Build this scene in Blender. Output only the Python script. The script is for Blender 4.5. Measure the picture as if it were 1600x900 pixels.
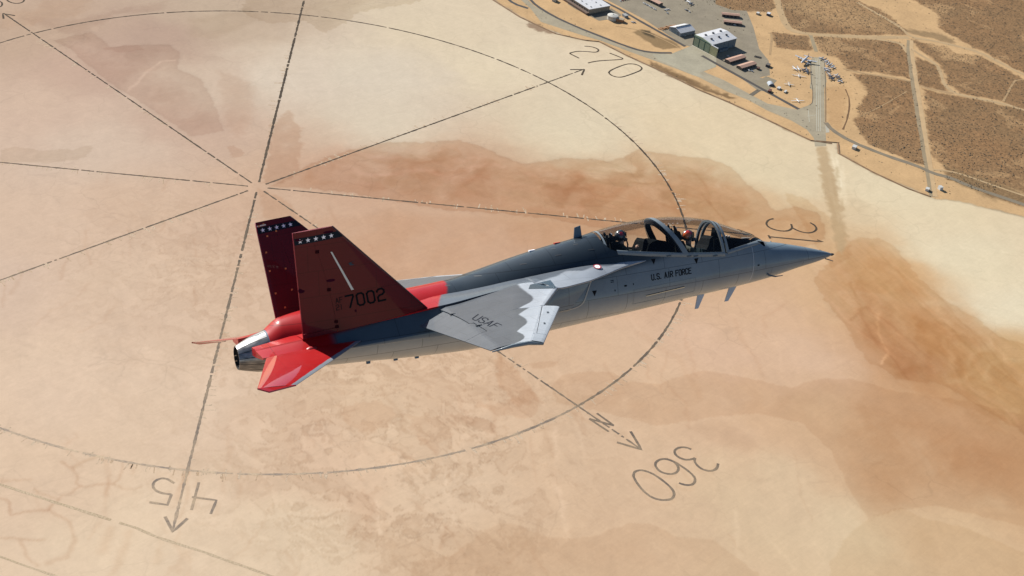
import bpy, bmesh, math, random
import numpy as np
from mathutils import Vector, Matrix
for _o in list(bpy.data.objects): bpy.data.objects.remove(_o)
SC = bpy.context.scene
COL = SC.collection

# ================================================================ camera, sky, sun, exposure
CAM_POS = np.array([1132.6997, 1398.7513, 1056.2125])
CAM_B = np.array([[-0.750951888707195, -0.3254358886878803, 0.574597896968851],
                  [0.6564820185947831, -0.4620357404766453, 0.5962837695124001],
                  [0.07143262636089907, 0.824993610203211, 0.5606094210901709]])   # columns: right, up, back
FPX, PPX, PPY = 2282.406, 560.0, 450.0          # focal length and optical centre, in units of a 1600 x 900 frame
cam_data = bpy.data.cameras.new('camera')
cam = bpy.data.objects.new('camera', cam_data); COL.objects.link(cam)
cam_data.sensor_width = 36.0; cam_data.lens = FPX/1600*36.0
cam_data.shift_x = (800-PPX)/1600; cam_data.shift_y = 0.0
cam_data.clip_start = 0.5; cam_data.clip_end = 90000
cam.matrix_world = Matrix([list(CAM_B[0])+[CAM_POS[0]], list(CAM_B[1])+[CAM_POS[1]], list(CAM_B[2])+[CAM_POS[2]], [0, 0, 0, 1]])
SC.camera = cam

SUN_AZ, SUN_EL = 185.0, 30.0                    # degrees clockwise from +Y, degrees above the horizon
world = bpy.data.worlds.new('World'); SC.world = world; world.use_nodes = True
wn = world.node_tree; wn.nodes.clear()
_sky = wn.nodes.new('ShaderNodeTexSky'); _sky.sky_type = 'NISHITA'; _sky.sun_disc = False
_sky.sun_elevation = math.radians(SUN_EL); _sky.sun_rotation = math.radians(SUN_AZ)
_sky.altitude = 1500; _sky.air_density = 1.0; _sky.dust_density = 0.6; _sky.ozone_density = 1.2
_bg = wn.nodes.new('ShaderNodeBackground'); _bg.inputs[1].default_value = 0.07
_wo = wn.nodes.new('ShaderNodeOutputWorld')
wn.links.new(_sky.outputs[0], _bg.inputs[0]); wn.links.new(_bg.outputs[0], _wo.inputs[0])
sun_data = bpy.data.lights.new('sun', 'SUN'); sun_data.energy = 5.0; sun_data.angle = math.radians(0.5)
sun_data.color = (1.0, 0.95, 0.87)
sun = bpy.data.objects.new('sun', sun_data); COL.objects.link(sun)
_sd = Vector((math.sin(math.radians(SUN_AZ))*math.cos(math.radians(SUN_EL)),
              math.cos(math.radians(SUN_AZ))*math.cos(math.radians(SUN_EL)), math.sin(math.radians(SUN_EL))))
sun.rotation_euler = _sd.to_track_quat('Z', 'Y').to_euler(); sun.location = (0, 0, 3000)
SC.view_settings.view_transform = 'Standard'; SC.view_settings.look = 'None'
SC.view_settings.exposure = 0.78; SC.view_settings.gamma = 1.0; SC.view_settings.use_curve_mapping = False
SC.cycles.max_bounces = 8; SC.cycles.transparent_max_bounces = 16; SC.cycles.use_denoising = True

# ================================================================ helpers
def lin(r, g, b, k=1.0):
    f = lambda c: (c/12.92 if c <= .04045 else ((c+.055)/1.055)**2.4)
    return (f(r/255)*k, f(g/255)*k, f(b/255)*k)
def nd(nt, typ, **kw):
    n = nt.nodes.new(typ)
    for k, v in kw.items():
        if k.startswith('i_'):
            key = k[2:]; n.inputs[int(key) if key.isdigit() else key].default_value = v
        else: setattr(n, k, v)
    return n
def mat(name, color=(.5, .5, .5), rough=.6, metal=0., coat=0., coat_rough=.1, attr=None, vary=.12, nscale=1.5, spec=.5, extra=None):
    m = bpy.data.materials.new(name); m.use_nodes = True; nt = m.node_tree; b = nt.nodes['Principled BSDF']
    b.inputs['Roughness'].default_value = rough; b.inputs['Metallic'].default_value = metal
    b.inputs['Coat Weight'].default_value = coat; b.inputs['Coat Roughness'].default_value = coat_rough
    b.inputs['Specular IOR Level'].default_value = spec
    if attr:
        src = nd(nt, 'ShaderNodeVertexColor', layer_name=attr).outputs[0]
    else:
        rg = nd(nt, 'ShaderNodeRGB'); rg.outputs[0].default_value = (*color, 1); src = rg.outputs[0]
    tc = nd(nt, 'ShaderNodeTexCoord')
    nz = nd(nt, 'ShaderNodeTexNoise', i_Scale=nscale, i_Detail=5.0, i_Roughness=.6)
    nt.links.new(tc.outputs['Object'], nz.inputs['Vector'])
    mr = nd(nt, 'ShaderNodeMapRange'); mr.inputs[1].default_value = .3; mr.inputs[2].default_value = .7
    mr.inputs[3].default_value = 1-vary; mr.inputs[4].default_value = 1+vary*.6
    nt.links.new(nz.outputs[0], mr.inputs[0])
    mul = nd(nt, 'ShaderNodeVectorMath', operation='SCALE')
    nt.links.new(src, mul.inputs[0]); nt.links.new(mr.outputs[0], mul.inputs['Scale'])
    out = mul.outputs[0]
    if extra: out = extra(nt, tc, out, b)
    nt.links.new(out, b.inputs['Base Color'])
    return m
def tag(o, label=None, cat=None, group=None, kind=None):
    if label: o['label'] = label
    if cat: o['category'] = cat
    if group: o['group'] = group
    if kind: o['kind'] = kind
    return o
class MB:
    """collects faces of ONE mesh object"""
    def __init__(s): s.v = []; s.f = []; s.c = []; s.m = []; s.mi = 0
    def add(s, vs, fs, col=None):
        o = len(s.v); s.v += [tuple(map(float, v)) for v in vs]
        s.f += [tuple(o+i for i in f) for f in fs]; s.m += [s.mi]*len(fs)
        if col is None: col = (1, 1, 1)
        if len(np.shape(col)) == 1: s.c += [tuple(col)]*len(vs)
        else: s.c += [tuple(c) for c in col]
    def box(s, lo, hi, col=None, M=None):
        x0, y0, z0 = lo; x1, y1, z1 = hi
        vs = [(x0, y0, z0), (x1, y0, z0), (x1, y1, z0), (x0, y1, z0), (x0, y0, z1), (x1, y0, z1), (x1, y1, z1), (x0, y1, z1)]
        if M is not None: vs = [tuple(M @ Vector(v)) for v in vs]
        s.add(vs, [(0, 3, 2, 1), (4, 5, 6, 7), (0, 1, 5, 4), (1, 2, 6, 5), (2, 3, 7, 6), (3, 0, 4, 7)], col)
    def prism(s, pts, z0, z1, col=None):
        n = len(pts); vs = [(p[0], p[1], z0) for p in pts]+[(p[0], p[1], z1) for p in pts]
        s.add(vs, [tuple(range(n))[::-1], tuple(range(n, 2*n))]+[(i, (i+1) % n, n+(i+1) % n, n+i) for i in range(n)], col)
    def grid(s, P, col=None, closed_v=False):
        P = np.asarray(P, float); a, b = P.shape[:2]; fs = []
        for i in range(a-1):
            for j in range(b-1 if not closed_v else b):
                j2 = (j+1) % b
                fs.append((i*b+j, i*b+j2, (i+1)*b+j2, (i+1)*b+j))
        if col is not None and len(np.shape(col)) == 3: col = np.asarray(col).reshape(-1, 3)
        s.add(P.reshape(-1, 3), fs, col)
    def tube(s, pts, rad, seg=8, col=None, cap=True):
        pts = [np.array(p, float) for p in pts]; rr = rad if hasattr(rad, '__len__') else [rad]*len(pts)
        rings = []
        for i, p in enumerate(pts):
            t = pts[min(i+1, len(pts)-1)]-pts[max(i-1, 0)]; t = t/(np.linalg.norm(t)+1e-12)
            a = np.cross(t, [0, 0, 1]);
            if np.linalg.norm(a) < .05: a = np.cross(t, [0, 1, 0])
            a /= np.linalg.norm(a); b = np.cross(t, a)
            rings.append([p+rr[i]*(a*math.cos(k*2*math.pi/seg)+b*math.sin(k*2*math.pi/seg)) for k in range(seg)])
        o = len(s.v); s.grid(rings, col, closed_v=True)
        if cap:
            s.f.append(tuple(o+k for k in range(seg))); s.f.append(tuple(o+(len(pts)-1)*seg+k for k in reversed(range(seg)))); s.m += [s.mi]*2
    def lathe(s, prof, seg=16, col=None, org=(0, 0, 0), axis='z'):
        R = []
        for r, h in prof:
            ring = []
            for k in range(seg):
                a = k*2*math.pi/seg; x, y = r*math.cos(a), r*math.sin(a)
                ring.append((org[0]+x, org[1]+y, org[2]+h) if axis == 'z' else (org[0]+h, org[1]+x, org[2]+y))
            R.append(ring)
        s.grid(R, col, closed_v=True)
    def build(s, name, mats, parent=None, smooth=False, attr=False, rec=True):
        me = bpy.data.meshes.new(name); me.from_pydata(s.v, [], s.f); me.update()
        mats = mats if isinstance(mats, (list, tuple)) else [mats]
        for m in mats: me.materials.append(m)
        if len(mats) > 1: me.polygons.foreach_set('material_index', s.m)
        if attr:
            ca = me.color_attributes.new('paint', 'FLOAT_COLOR', 'POINT')
            ca.data.foreach_set('color', np.hstack([np.array(s.c, float), np.ones((len(s.c), 1))]).ravel())
        if rec:
            bm = bmesh.new(); bm.from_mesh(me); bmesh.ops.recalc_face_normals(bm, faces=bm.faces); bm.to_mesh(me); bm.free()
        if smooth:
            me.polygons.foreach_set('use_smooth', [True]*len(me.polygons))
            if smooth is not True:
                bm = bmesh.new(); bm.from_mesh(me)
                for e in bm.edges:
                    if len(e.link_faces) == 2 and e.calc_face_angle(0) > smooth: e.smooth = False
                bm.to_mesh(me); bm.free()
        o = bpy.data.objects.new(name, me); COL.objects.link(o)
        if parent: o.parent = parent
        return o
def empty(name, loc=(0, 0, 0), rz=0.):
    o = bpy.data.objects.new(name, None); COL.objects.link(o); o.location = loc; o.rotation_euler = (0, 0, rz); o.empty_display_size = .5
    return o
_kids = {}
def copy_tree(o, parent=None):
    c = o.copy(); COL.objects.link(c); c.parent = parent
    for ch in list(o.children): copy_tree(ch, c)
    return c
def G(u, v, z=0.):
    """point of the ground plane that the survey of the photograph puts at (u, v)"""
    d = CAM_B @ np.array([(u-PPX)/FPX, (PPY-v)/FPX, -1.0]); t = (z-CAM_POS[2])/d[2]
    return CAM_POS+t*d
def c5(x, y): return G(780+x/3.077, y/3.077)[:2]
def c6(x, y): return G(1040+x/5.293, y/5.293)[:2]
def c7(x, y): return G(1200+x/2.727, y/2.727)[:2]
def c8(x, y): return G(780+x/5.333, y/5.333)[:2]
def cq(x, y): return G(500+x/2.286, 520+y/2.286)[:2]
def cl(x, y): return G(x/3.4625, 640+y/3.4625)[:2]
def ct(x, y): return G(400+x/2.647, y/2.647)[:2]
def ca(x, y): return G(x/3, y/3)[:2]
def px(x, y): return G(x, y)[:2]
# ---------------------------------------------------------------- jet outer shape (metres; s aft of the nose tip, y to starboard, z up)
def ip(s, tab):
    xs=[t[0] for t in tab]; ys=[t[1] for t in tab]
    return np.interp(s,xs,ys)
def sm(s, tab):
    # smooth interpolation (monotone cubic) through a table
    xs=np.array([t[0] for t in tab],float); ys=np.array([t[1] for t in tab],float)
    d=np.diff(ys)/np.diff(xs); m=np.zeros(len(xs)); m[0]=d[0]; m[-1]=d[-1]
    for i in range(1,len(xs)-1):
        m[i]=0 if d[i-1]*d[i]<=0 else 2*d[i-1]*d[i]/(d[i-1]+d[i])
    s=np.clip(np.asarray(s,float),xs[0],xs[-1]); i=np.clip(np.searchsorted(xs,s)-1,0,len(xs)-2)
    h=xs[i+1]-xs[i]; t=(s-xs[i])/h
    return (ys[i]*(2*t**3-3*t**2+1)+m[i]*h*(t**3-2*t**2+t)+ys[i+1]*(3*t**2-2*t**3)+m[i+1]*h*(t**3-t**2))
ZT=[(0,0),(.12,.055),(.5,.19),(.86,.30),(1.44,.46),(1.85,.56),(2.04,.69),(2.49,.91),(2.97,1.12),(3.45,1.28),(3.84,1.36),(4.24,1.41),(4.71,1.435),(5.19,1.42),(5.66,1.37),(6.05,1.31),(6.44,1.245),(7.21,1.15),(7.97,1.03),(8.72,.89),(9.46,.77),(10.3,.72),(11.5,.68),(12.5,.62),(13.2,.52),(13.5,.33)]
ZB=[(0,-.015),(.12,-.05),(.5,-.12),(.93,-.17),(1.95,-.31),(2.78,-.37),(3.76,-.42),(5.2,-.51),(6.75,-.60),(8.27,-.69),(9.16,-.75),(10.44,-.70),(11.7,-.62),(12.79,-.56),(13.5,-.51)]
WW=[(0,0.01),(.12,.06),(.5,.16),(.93,.25),(1.5,.37),(2,.46),(2.5,.54),(3,.60),(4,.68),(5,.73),(6,.77),(7,.80),(8,.83),(9,.86),(10,.86),(11,.84),(12,.76),(12.8,.60),(13.2,.50),(13.5,.42)]
ZC=[(0,-.005),(.5,.03),(1,.07),(2,.13),(3,.17),(4,.18),(6,.17),(8,.10),(10,.02),(12,-.02),(13.5,-.09)]
NT=[(0,2.),(2,2.),(3,2.05),(4,2.1),(6,2.),(8,1.9),(10,1.85),(12,1.9),(13.5,2.)]
NB=[(0,2.),(2,2.05),(4,2.3),(7,2.4),(10,2.3),(12.5,2.05),(13.5,2.)]
def body_y(s,z):
    zc,w=sm(s,ZC),sm(s,WW)
    up=z>=zc
    h=sm(s,ZT)-zc if up else zc-sm(s,ZB); n=sm(s,NT) if up else sm(s,NB)
    t=abs(z-zc)/max(h,1e-6)
    return 0. if t>=1 else w*(1-t**n)**(1/n)
# wing upper surface: leading and trailing edges as functions of span position
LEI=[(1.05,7.32,.55),(1.55,7.72,.50),(2.75,8.60,.44)]       # (y, s, z) inboard of the dog tooth
LEO=[(2.75,8.27,.36),(4.66,9.55,.13)]                        # outboard of it
TE =[(1.05,10.66,.15),(1.52,10.65,.15),(4.66,10.59,.16)]
def edge(y,t,k): return float(np.interp(y,[a[0] for a in t],[a[k] for a in t]))
LEC=[(1.05,7.32,.55),(1.55,7.72,.50),(2.75,8.60,.42),(4.66,9.78,.20)]   # continuous leading edge of the fixed wing box
def _ss(t): t=min(1,max(0,t)); return t*t*(3-2*t)
def wing_pt(y,f,up=1):
    """point of the wing surface at span y and chord fraction f (0 leading edge)"""
    L=LEI if y<2.75 else LEO
    sl,zl=edge(y,L,1),edge(y,L,2); st,zt=edge(y,TE,1),edge(y,TE,2); sc,zc_=edge(y,LEC,1),edge(y,LEC,2)
    s=sl+(st-sl)*f; B=float(np.interp(y,[1,3,4.66],[.175,.085,.02])); c=st-sc
    g=lambda q: B*(_ss(q/.34) if q<.8 else 1-_ss((q-.74)/.5)*(q-.8)/.2)
    if s>=sc or y<2.75:
        fc=(s-sc)/c; z0=zc_+(zt-zc_)*fc; h=g(fc) if fc<.8 else B*(1-fc)/.2
        th=.030*c*(min(1,fc/.03)**.5)*(1-fc)
        z=z0+h+th*.5 if up>0 else z0+h*.55-th*1.0
    else:
        t=(s-sl)/max(1e-6,sc-sl); nose=.016*min(1,t/.25)**.5
        z=zl+(zc_-zl)*t+(nose if up>0 else -nose-.03*t)
    return np.array([s,y,z])

# ================================================================ ground: dry lake bed, shore and desert scrub in one sheet
rng = np.random.default_rng(7)
def vnoise(x, y, seed=0):
    """value noise, vectorised"""
    xi = np.floor(x).astype(np.int64); yi = np.floor(y).astype(np.int64); fx = x-xi; fy = y-yi
    fx = fx*fx*(3-2*fx); fy = fy*fy*(3-2*fy)
    def h(a, b):
        n = (a*374761393+b*668265263+seed*982451653) & 0xffffffff
        n = ((n ^ (n >> 13))*1274126177) & 0xffffffff
        return ((n ^ (n >> 16)) & 0xffff)/65535.
    return (h(xi, yi)*(1-fx)+h(xi+1, yi)*fx)*(1-fy)+(h(xi, yi+1)*(1-fx)+h(xi+1, yi+1)*fx)*fy
def fbm(x, y, o=4, seed=0):
    r = 0; a = .5; t = 0
    for k in range(o):
        r = r+a*vnoise(x, y, seed+k*17); t += a; a *= .5; x = x*2.03+11.3; y = y*2.03+5.7
    return r/t
def axis_coords(lo, hi, step, far):
    core = np.arange(lo, hi+step, step); out = []; d = step
    x = hi
    while x < far: d *= 1.18; x += d; out.append(x)
    neg = []; d = step; x = lo
    while x > -far: d *= 1.18; x -= d; neg.append(x)
    return np.concatenate([neg[::-1], core, out])
gx = axis_coords(-1760, 700, 2.2, 40000.); gy = axis_coords(-800, 1120, 2.2, 40000.)
GX, GY = np.meshgrid(gx, gy, indexing='ij'); X = GX.ravel(); Y = GY.ravel()
DWX = (fbm(X/55, Y/55, 4, 3)-.5); DWY = (fbm(X/55, Y/55, 4, 31)-.5)
FWX = (fbm(X/9, Y/9, 3, 5)-.5); FWY = (fbm(X/9, Y/9, 3, 9)-.5)
samples = [(50,50,190,160,135),(150,100,195,162,141),(250,60,182,152,132),(350,30,190,166,142),(60,180,206,176,154),(150,230,210,184,162),
(300,200,199,167,145),(330,130,205,180,158),(450,120,215,197,176),(600,120,216,200,178),(700,40,218,199,170),(800,100,222,204,174),
(900,200,220,203,173),(1000,130,222,203,171),(1150,220,222,201,167),(600,180,215,198,175),(550,285,200,160,132),(700,290,200,158,126),
(850,330,198,155,118),(1000,330,203,160,118),(1130,330,205,165,120),(1180,250,222,203,168),(700,345,203,164,134),(900,345,200,156,118),
(1240,290,222,203,168),(1240,330,213,178,135),(1400,300,224,206,172),(1500,400,227,211,178),(1580,480,228,214,184),(1400,440,210,165,112),
(1450,520,205,155,102),(1400,560,196,146,100),(1550,600,203,160,108),(1200,480,215,176,141),(1250,560,218,181,149),
(1100,540,218,180,149),(1000,560,216,180,147),(1300,650,208,170,130),(1500,680,200,154,110),(1590,700,194,147,102),(1400,750,205,166,126),
(1200,780,216,187,151),(1330,820,219,193,156),(1500,850,212,178,138),(1200,640,213,174,136),(1100,650,214,178,144),(950,700,213,180,147),
(900,850,214,180,146),(750,870,212,178,143),(700,780,218,188,156),(560,750,216,183,151),(600,650,221,190,158),(700,600,216,182,150),
(500,680,216,182,152),(300,640,221,192,164),(100,600,222,193,166),(50,750,220,190,161),(200,850,225,199,169),(450,850,225,199,167),
(350,450,213,181,153),(200,450,215,185,158),(60,350,213,183,158),(200,330,210,178,151),(550,420,206,165,134),(800,400,206,166,135),
(1120,420,208,167,128),(1280,450,212,172,130),(420,330,205,170,143),(960,440,212,172,140),(1050,60,215,190,155),(0,450,212,183,160),(1600,560,210,170,118)]
SP = np.array([px(a[0], a[1]) for a in samples]); SCc = np.array([lin(*a[2:]) for a in samples])
Xw, Yw = X+DWX*70, Y+DWY*70
num = np.zeros((len(X), 3), np.float32); den = np.zeros(len(X), np.float32)
for (sx, sy), c in zip(SP, SCc):
    w = (1/((Xw-sx)**2+(Yw-sy)**2+45.**2)**1.9).astype(np.float32); den += w; num += w[:, None]*c.astype(np.float32)
CG = num/den[:, None]
def sdist(poly, wx=0., wy=0.):
    """signed distance (positive inside) to a polygon, on warped coordinates, only near it"""
    P = np.array(poly); R_ = 90.
    box = (X > P[:, 0].min()-R_) & (X < P[:, 0].max()+R_) & (Y > P[:, 1].min()-R_) & (Y < P[:, 1].max()+R_)
    idx = np.nonzero(box)[0]
    x = X[idx]+DWX[idx]*wx+FWX[idx]*wy*1.8; y = Y[idx]+DWY[idx]*wx+FWY[idx]*wy*1.8
    ins = np.zeros(len(idx), bool); d2 = np.full(len(idx), 1e12)
    for (x0, y0), (x1, y1) in zip(P, np.roll(P, -1, 0)):
        if y0 != y1: ins ^= ((y0 > y) != (y1 > y)) & (x < (x1-x0)*(y-y0)/(y1-y0)+x0)
        dx, dy = x1-x0, y1-y0; t = np.clip(((x-x0)*dx+(y-y0)*dy)/(dx*dx+dy*dy+1e-9), 0, 1)
        d2 = np.minimum(d2, (x-x0-t*dx)**2+(y-y0-t*dy)**2)
    return idx, np.sqrt(d2)*np.where(ins, 1, -1)
def sstep(a, b, x): t = np.clip((x-a)/(b-a), 0, 1); return t*t*(3-2*t)
WISP = fbm((X*.9+Y*.3)/95+DWX*2.6, (Y*.9-X*.3)/30+DWY*2.6, 5, 200)
def patch(poly, mul, soft=4., warp=25., fine=5., amt=1., inner=None, rim=0., tex=.9):
    soft = soft*.42 if soft < 10 else soft*.7
    idx, d = sdist(poly, warp*.6, fine)
    a = sstep(-soft, soft, d)*amt*np.clip(1+tex*(WISP[idx]-.5)*2.4*sstep(0, 30, d), 0, 1.8)
    if inner: a = a*(1-.75*sstep(0, inner, d))
    m = 1+(np.array(mul)-1)*a[:, None]
    if rim: m = m*(1+rim*np.exp(-((d)/5.)**2))[:, None]
    CG[idx] *= m
def streak(pts, mul, w=2.5, warp=12., amt=.8):
    pts = [np.array(p) for p in pts]
    P = np.array(pts); box = (X > P[:, 0].min()-40) & (X < P[:, 0].max()+40) & (Y > P[:, 1].min()-40) & (Y < P[:, 1].max()+40)
    idx = np.nonzero(box)[0]; x = X[idx]+DWX[idx]*warp+FWX[idx]*6; y = Y[idx]+DWY[idx]*warp+FWY[idx]*6; d2 = np.full(len(idx), 1e12)
    for (x0, y0), (x1, y1) in zip(P[:-1], P[1:]):
        dx, dy = x1-x0, y1-y0; t = np.clip(((x-x0)*dx+(y-y0)*dy)/(dx*dx+dy*dy+1e-9), 0, 1)
        d2 = np.minimum(d2, (x-x0-t*dx)**2+(y-y0-t*dy)**2)
    a = np.exp(-d2/(w*w))*amt*np.clip(.4+1.2*fbm(x/20, y/20, 2, 77), 0, 1)
    CG[idx] *= 1+(np.array(mul)-1)*a[:, None]
M_ = lambda f, L: [f(*p) for p in L]
# damp or silty patches with a soft shape of their own
patch(M_(ct, [(60,770),(180,700),(300,650),(450,605),(560,585),(700,590),(830,580),(930,605),(1000,640),(1100,675),(1200,665),(1300,650),(1450,665),(1520,655),(1588,620),(1650,630),(1790,650),(1880,655),(1960,690),(2000,720),(2030,760),(2080,800),(2150,870),(2230,850),(2330,880),(2360,940),(2340,1010),(2000,1060),(1500,960),(1200,900),(800,870),(400,800)]), (.88, .79, .71), soft=4, warp=12, fine=5, rim=-.05)
patch(M_(ct, [(640,640),(830,620),(1000,690),(1200,720),(1500,720),(1580,700),(1700,740),(1760,860),(1500,900),(1300,840),(1100,800),(800,760),(560,720)]), (.95, .91, .87), soft=22, warp=60, fine=12)
patch(M_(ct, [(1090,690),(1200,680),(1480,670),(1590,640),(1620,700),(1580,760),(1400,790),(1250,800),(1130,760)]), (.95, .91, .86), soft=14, warp=50, fine=10)
patch(M_(px, [(1338,370),(1372,372),(1400,386),(1420,412),(1440,440),(1480,470),(1530,500),(1560,525),(1610,542),(1640,700),(1540,640),(1470,600),(1400,592),(1350,560),(1315,500),(1270,440),(1300,400)]), (.90, .83, .74), soft=4, warp=14, fine=6, rim=-.03, tex=1.1)
patch(M_(px, [(1350,440),(1375,470),(1420,560),(1480,600),(1560,640),(1560,660),(1440,612),(1380,570),(1340,500)]), (.93, .86, .78), soft=16, warp=60, fine=14)
patch(M_(px, [(1420,500),(1500,520),(1600,580),(1600,640),(1520,600),(1450,560)]), (.94, .89, .80), soft=18, warp=60, fine=14)
patch(M_(cq, [(830,180),(880,145),(960,135),(1040,140),(1100,175),(1200,185),(1300,150),(1380,135),(1450,145),(1600,175),(1680,195),(1740,180),(1800,160),(1900,165),(2060,210),(2290,240),(2560,300),(2560,700),(2200,620),(2060,630),(1960,665),(1890,560),(1830,420),(1720,320),(1560,290),(1400,300),(1200,330),(1000,280),(850,250)]), (.925, .885, .845), soft=3, warp=8, fine=4, inner=240, rim=.01, tex=.7)
patch(M_(px, [(1330,620),(1420,640),(1520,690),(1600,720),(1600,790),(1500,760),(1430,760),(1370,790),(1335,720)]), (.95, .90, .84), soft=30, warp=60)
patch(M_(cq, [(330,820),(480,790),(600,700),(640,680),(720,690),(800,725),(900,735),(1000,720),(1100,680),(1180,680),(1260,720),(1400,740),(1560,860),(1600,1000),(300,1000)]), (.935, .905, .875), soft=2.5, warp=6, fine=3, inner=160, rim=.008, tex=.5)
patch(M_(px, [(1290,960),(1296,880),(1325,835),(1360,808),(1405,792),(1450,812),(1500,822),(1600,862),(1640,960)]), (.945, .92, .875), soft=2.5, warp=5, fine=2.5, tex=.4)
patch(M_(cq, [(740,110),(820,100),(860,103),(820,125),(760,128)]), (.93, .89, .85), soft=3, warp=4, fine=3)
patch(M_(cq, [(1300,330),(1420,300),(1500,340),(1600,430),(1500,420),(1380,380)]), (.94, .92, .90), soft=14, warp=30)
patch(M_(cq, [(300,290),(420,290),(560,300),(640,340),(620,370),(500,330),(420,400),(400,440),(330,360)]), (.94, .90, .87), soft=4, warp=22, fine=9)
patch(M_(cq, [(80,260),(200,235),(260,270),(250,330),(150,350),(90,310)]), (.93, .88, .84), soft=5, warp=30, fine=9)
patch(M_(cq, [(540,250),(640,250),(740,200),(790,240),(760,300),(700,310),(600,290)]), (.93, .88, .84), soft=5, warp=30, fine=9)
patch(M_(cq, [(610,60),(700,140),(780,240),(700,260),(630,190)]), (.93, .86, .80), soft=7, warp=30, fine=9)
patch(M_(cq, [(200,430),(330,430),(350,470),(240,500)]), (1.05, 1.05, 1.05), soft=5, warp=20, fine=9)
patch(M_(cq, [(60,570),(170,560),(210,640),(180,740),(90,740)]), (.95, .92, .90), soft=8, warp=50, fine=12)
patch(M_(ca, [(430,150),(520,220),(700,210),(790,210),(845,250),(830,320),(940,370),(1000,470),(1030,560),(1050,612),(900,640),(740,530),(560,420),(390,290),(330,230),(250,190)]), (.885, .84, .815), soft=3, warp=8, fine=4, inner=170, rim=-.045, tex=.9)
patch(M_(ca, [(480,225),(640,210),(680,235),(560,245)]), (.93, .88, .86), soft=5, warp=12)
patch(M_(ca, [(1060,690),(1090,680),(1150,720),(1120,735),(1080,740)]), (.90, .84, .80), soft=3, warp=8)
patch(M_(ca, [(0,700),(80,685),(200,705),(340,700),(430,682),(430,710),(380,745),(250,760),(80,760),(0,765)]), (.90, .885, .85), soft=3, warp=10, fine=4)
patch(M_(ca, [(100,90),(330,90),(480,60),(760,0),(760,40),(560,60),(420,130),(420,180),(240,140)]), (.90, .87, .86), soft=14, warp=50, fine=12)
patch(M_(ca, [(0,60),(160,60),(220,0),(420,0),(330,80),(120,120),(0,140)]), (.95, .91, .87), soft=14, warp=50, fine=12)
patch(M_(ca, [(1130,60),(1200,-60),(1500,-60),(1750,-30),(1990,0),(1900,20),(1680,60),(1590,120),(1520,150),(1430,100),(1250,110)]), (.88, .85, .80), soft=3, warp=14, fine=8, tex=.4)
patch(M_(ca, [(880,90),(1180,40),(1200,100),(1000,180),(900,170)]), (.93, .91, .88), soft=14, warp=40)
patch(M_(px, [(425,196),(452,172),(466,200),(468,262),(440,285),(408,287),(418,240)]), (.87, .79, .73), soft=9, warp=22, fine=9)
patch(M_(px, [(340,110),(395,130),(398,190),(370,215),(350,190)]), (.93, .89, .86), soft=14, warp=40, fine=9)
patch(M_(px, [(405,295),(440,310),(480,345),(410,340)]), (.92, .85, .79), soft=8, warp=20)
patch(M_(px, [(480,345),(600,332),(900,350),(1000,360),(900,420),(620,440),(520,400)]), (.96, .92, .88), soft=20, warp=60)
patch(M_(px, [(740,222),(800,228),(880,246),(940,246),(980,242),(900,254),(830,258),(790,250)]), (.97, .965, .96), soft=3, warp=6)
patch(M_(px, [(1225,300),(1262,312),(1290,335),(1318,350),(1330,400),(1300,420),(1260,360)]), (.92, .86, .78), soft=5, warp=12, fine=5)
def zc4(x, y): return G(820+x/8, 60+y/8)[:2]
def z8(x, y): return G(860+x/4.09, 600+y/4.09)[:2]
def z7(x, y): return G(200+x/3.46, 640+y/3.46)[:2]
def z31(x, y): return G(1040+x/5.714, 280+y/5.714)[:2]
def z1(x, y): return G(x/11.25, y/11.25)[:2]
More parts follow.
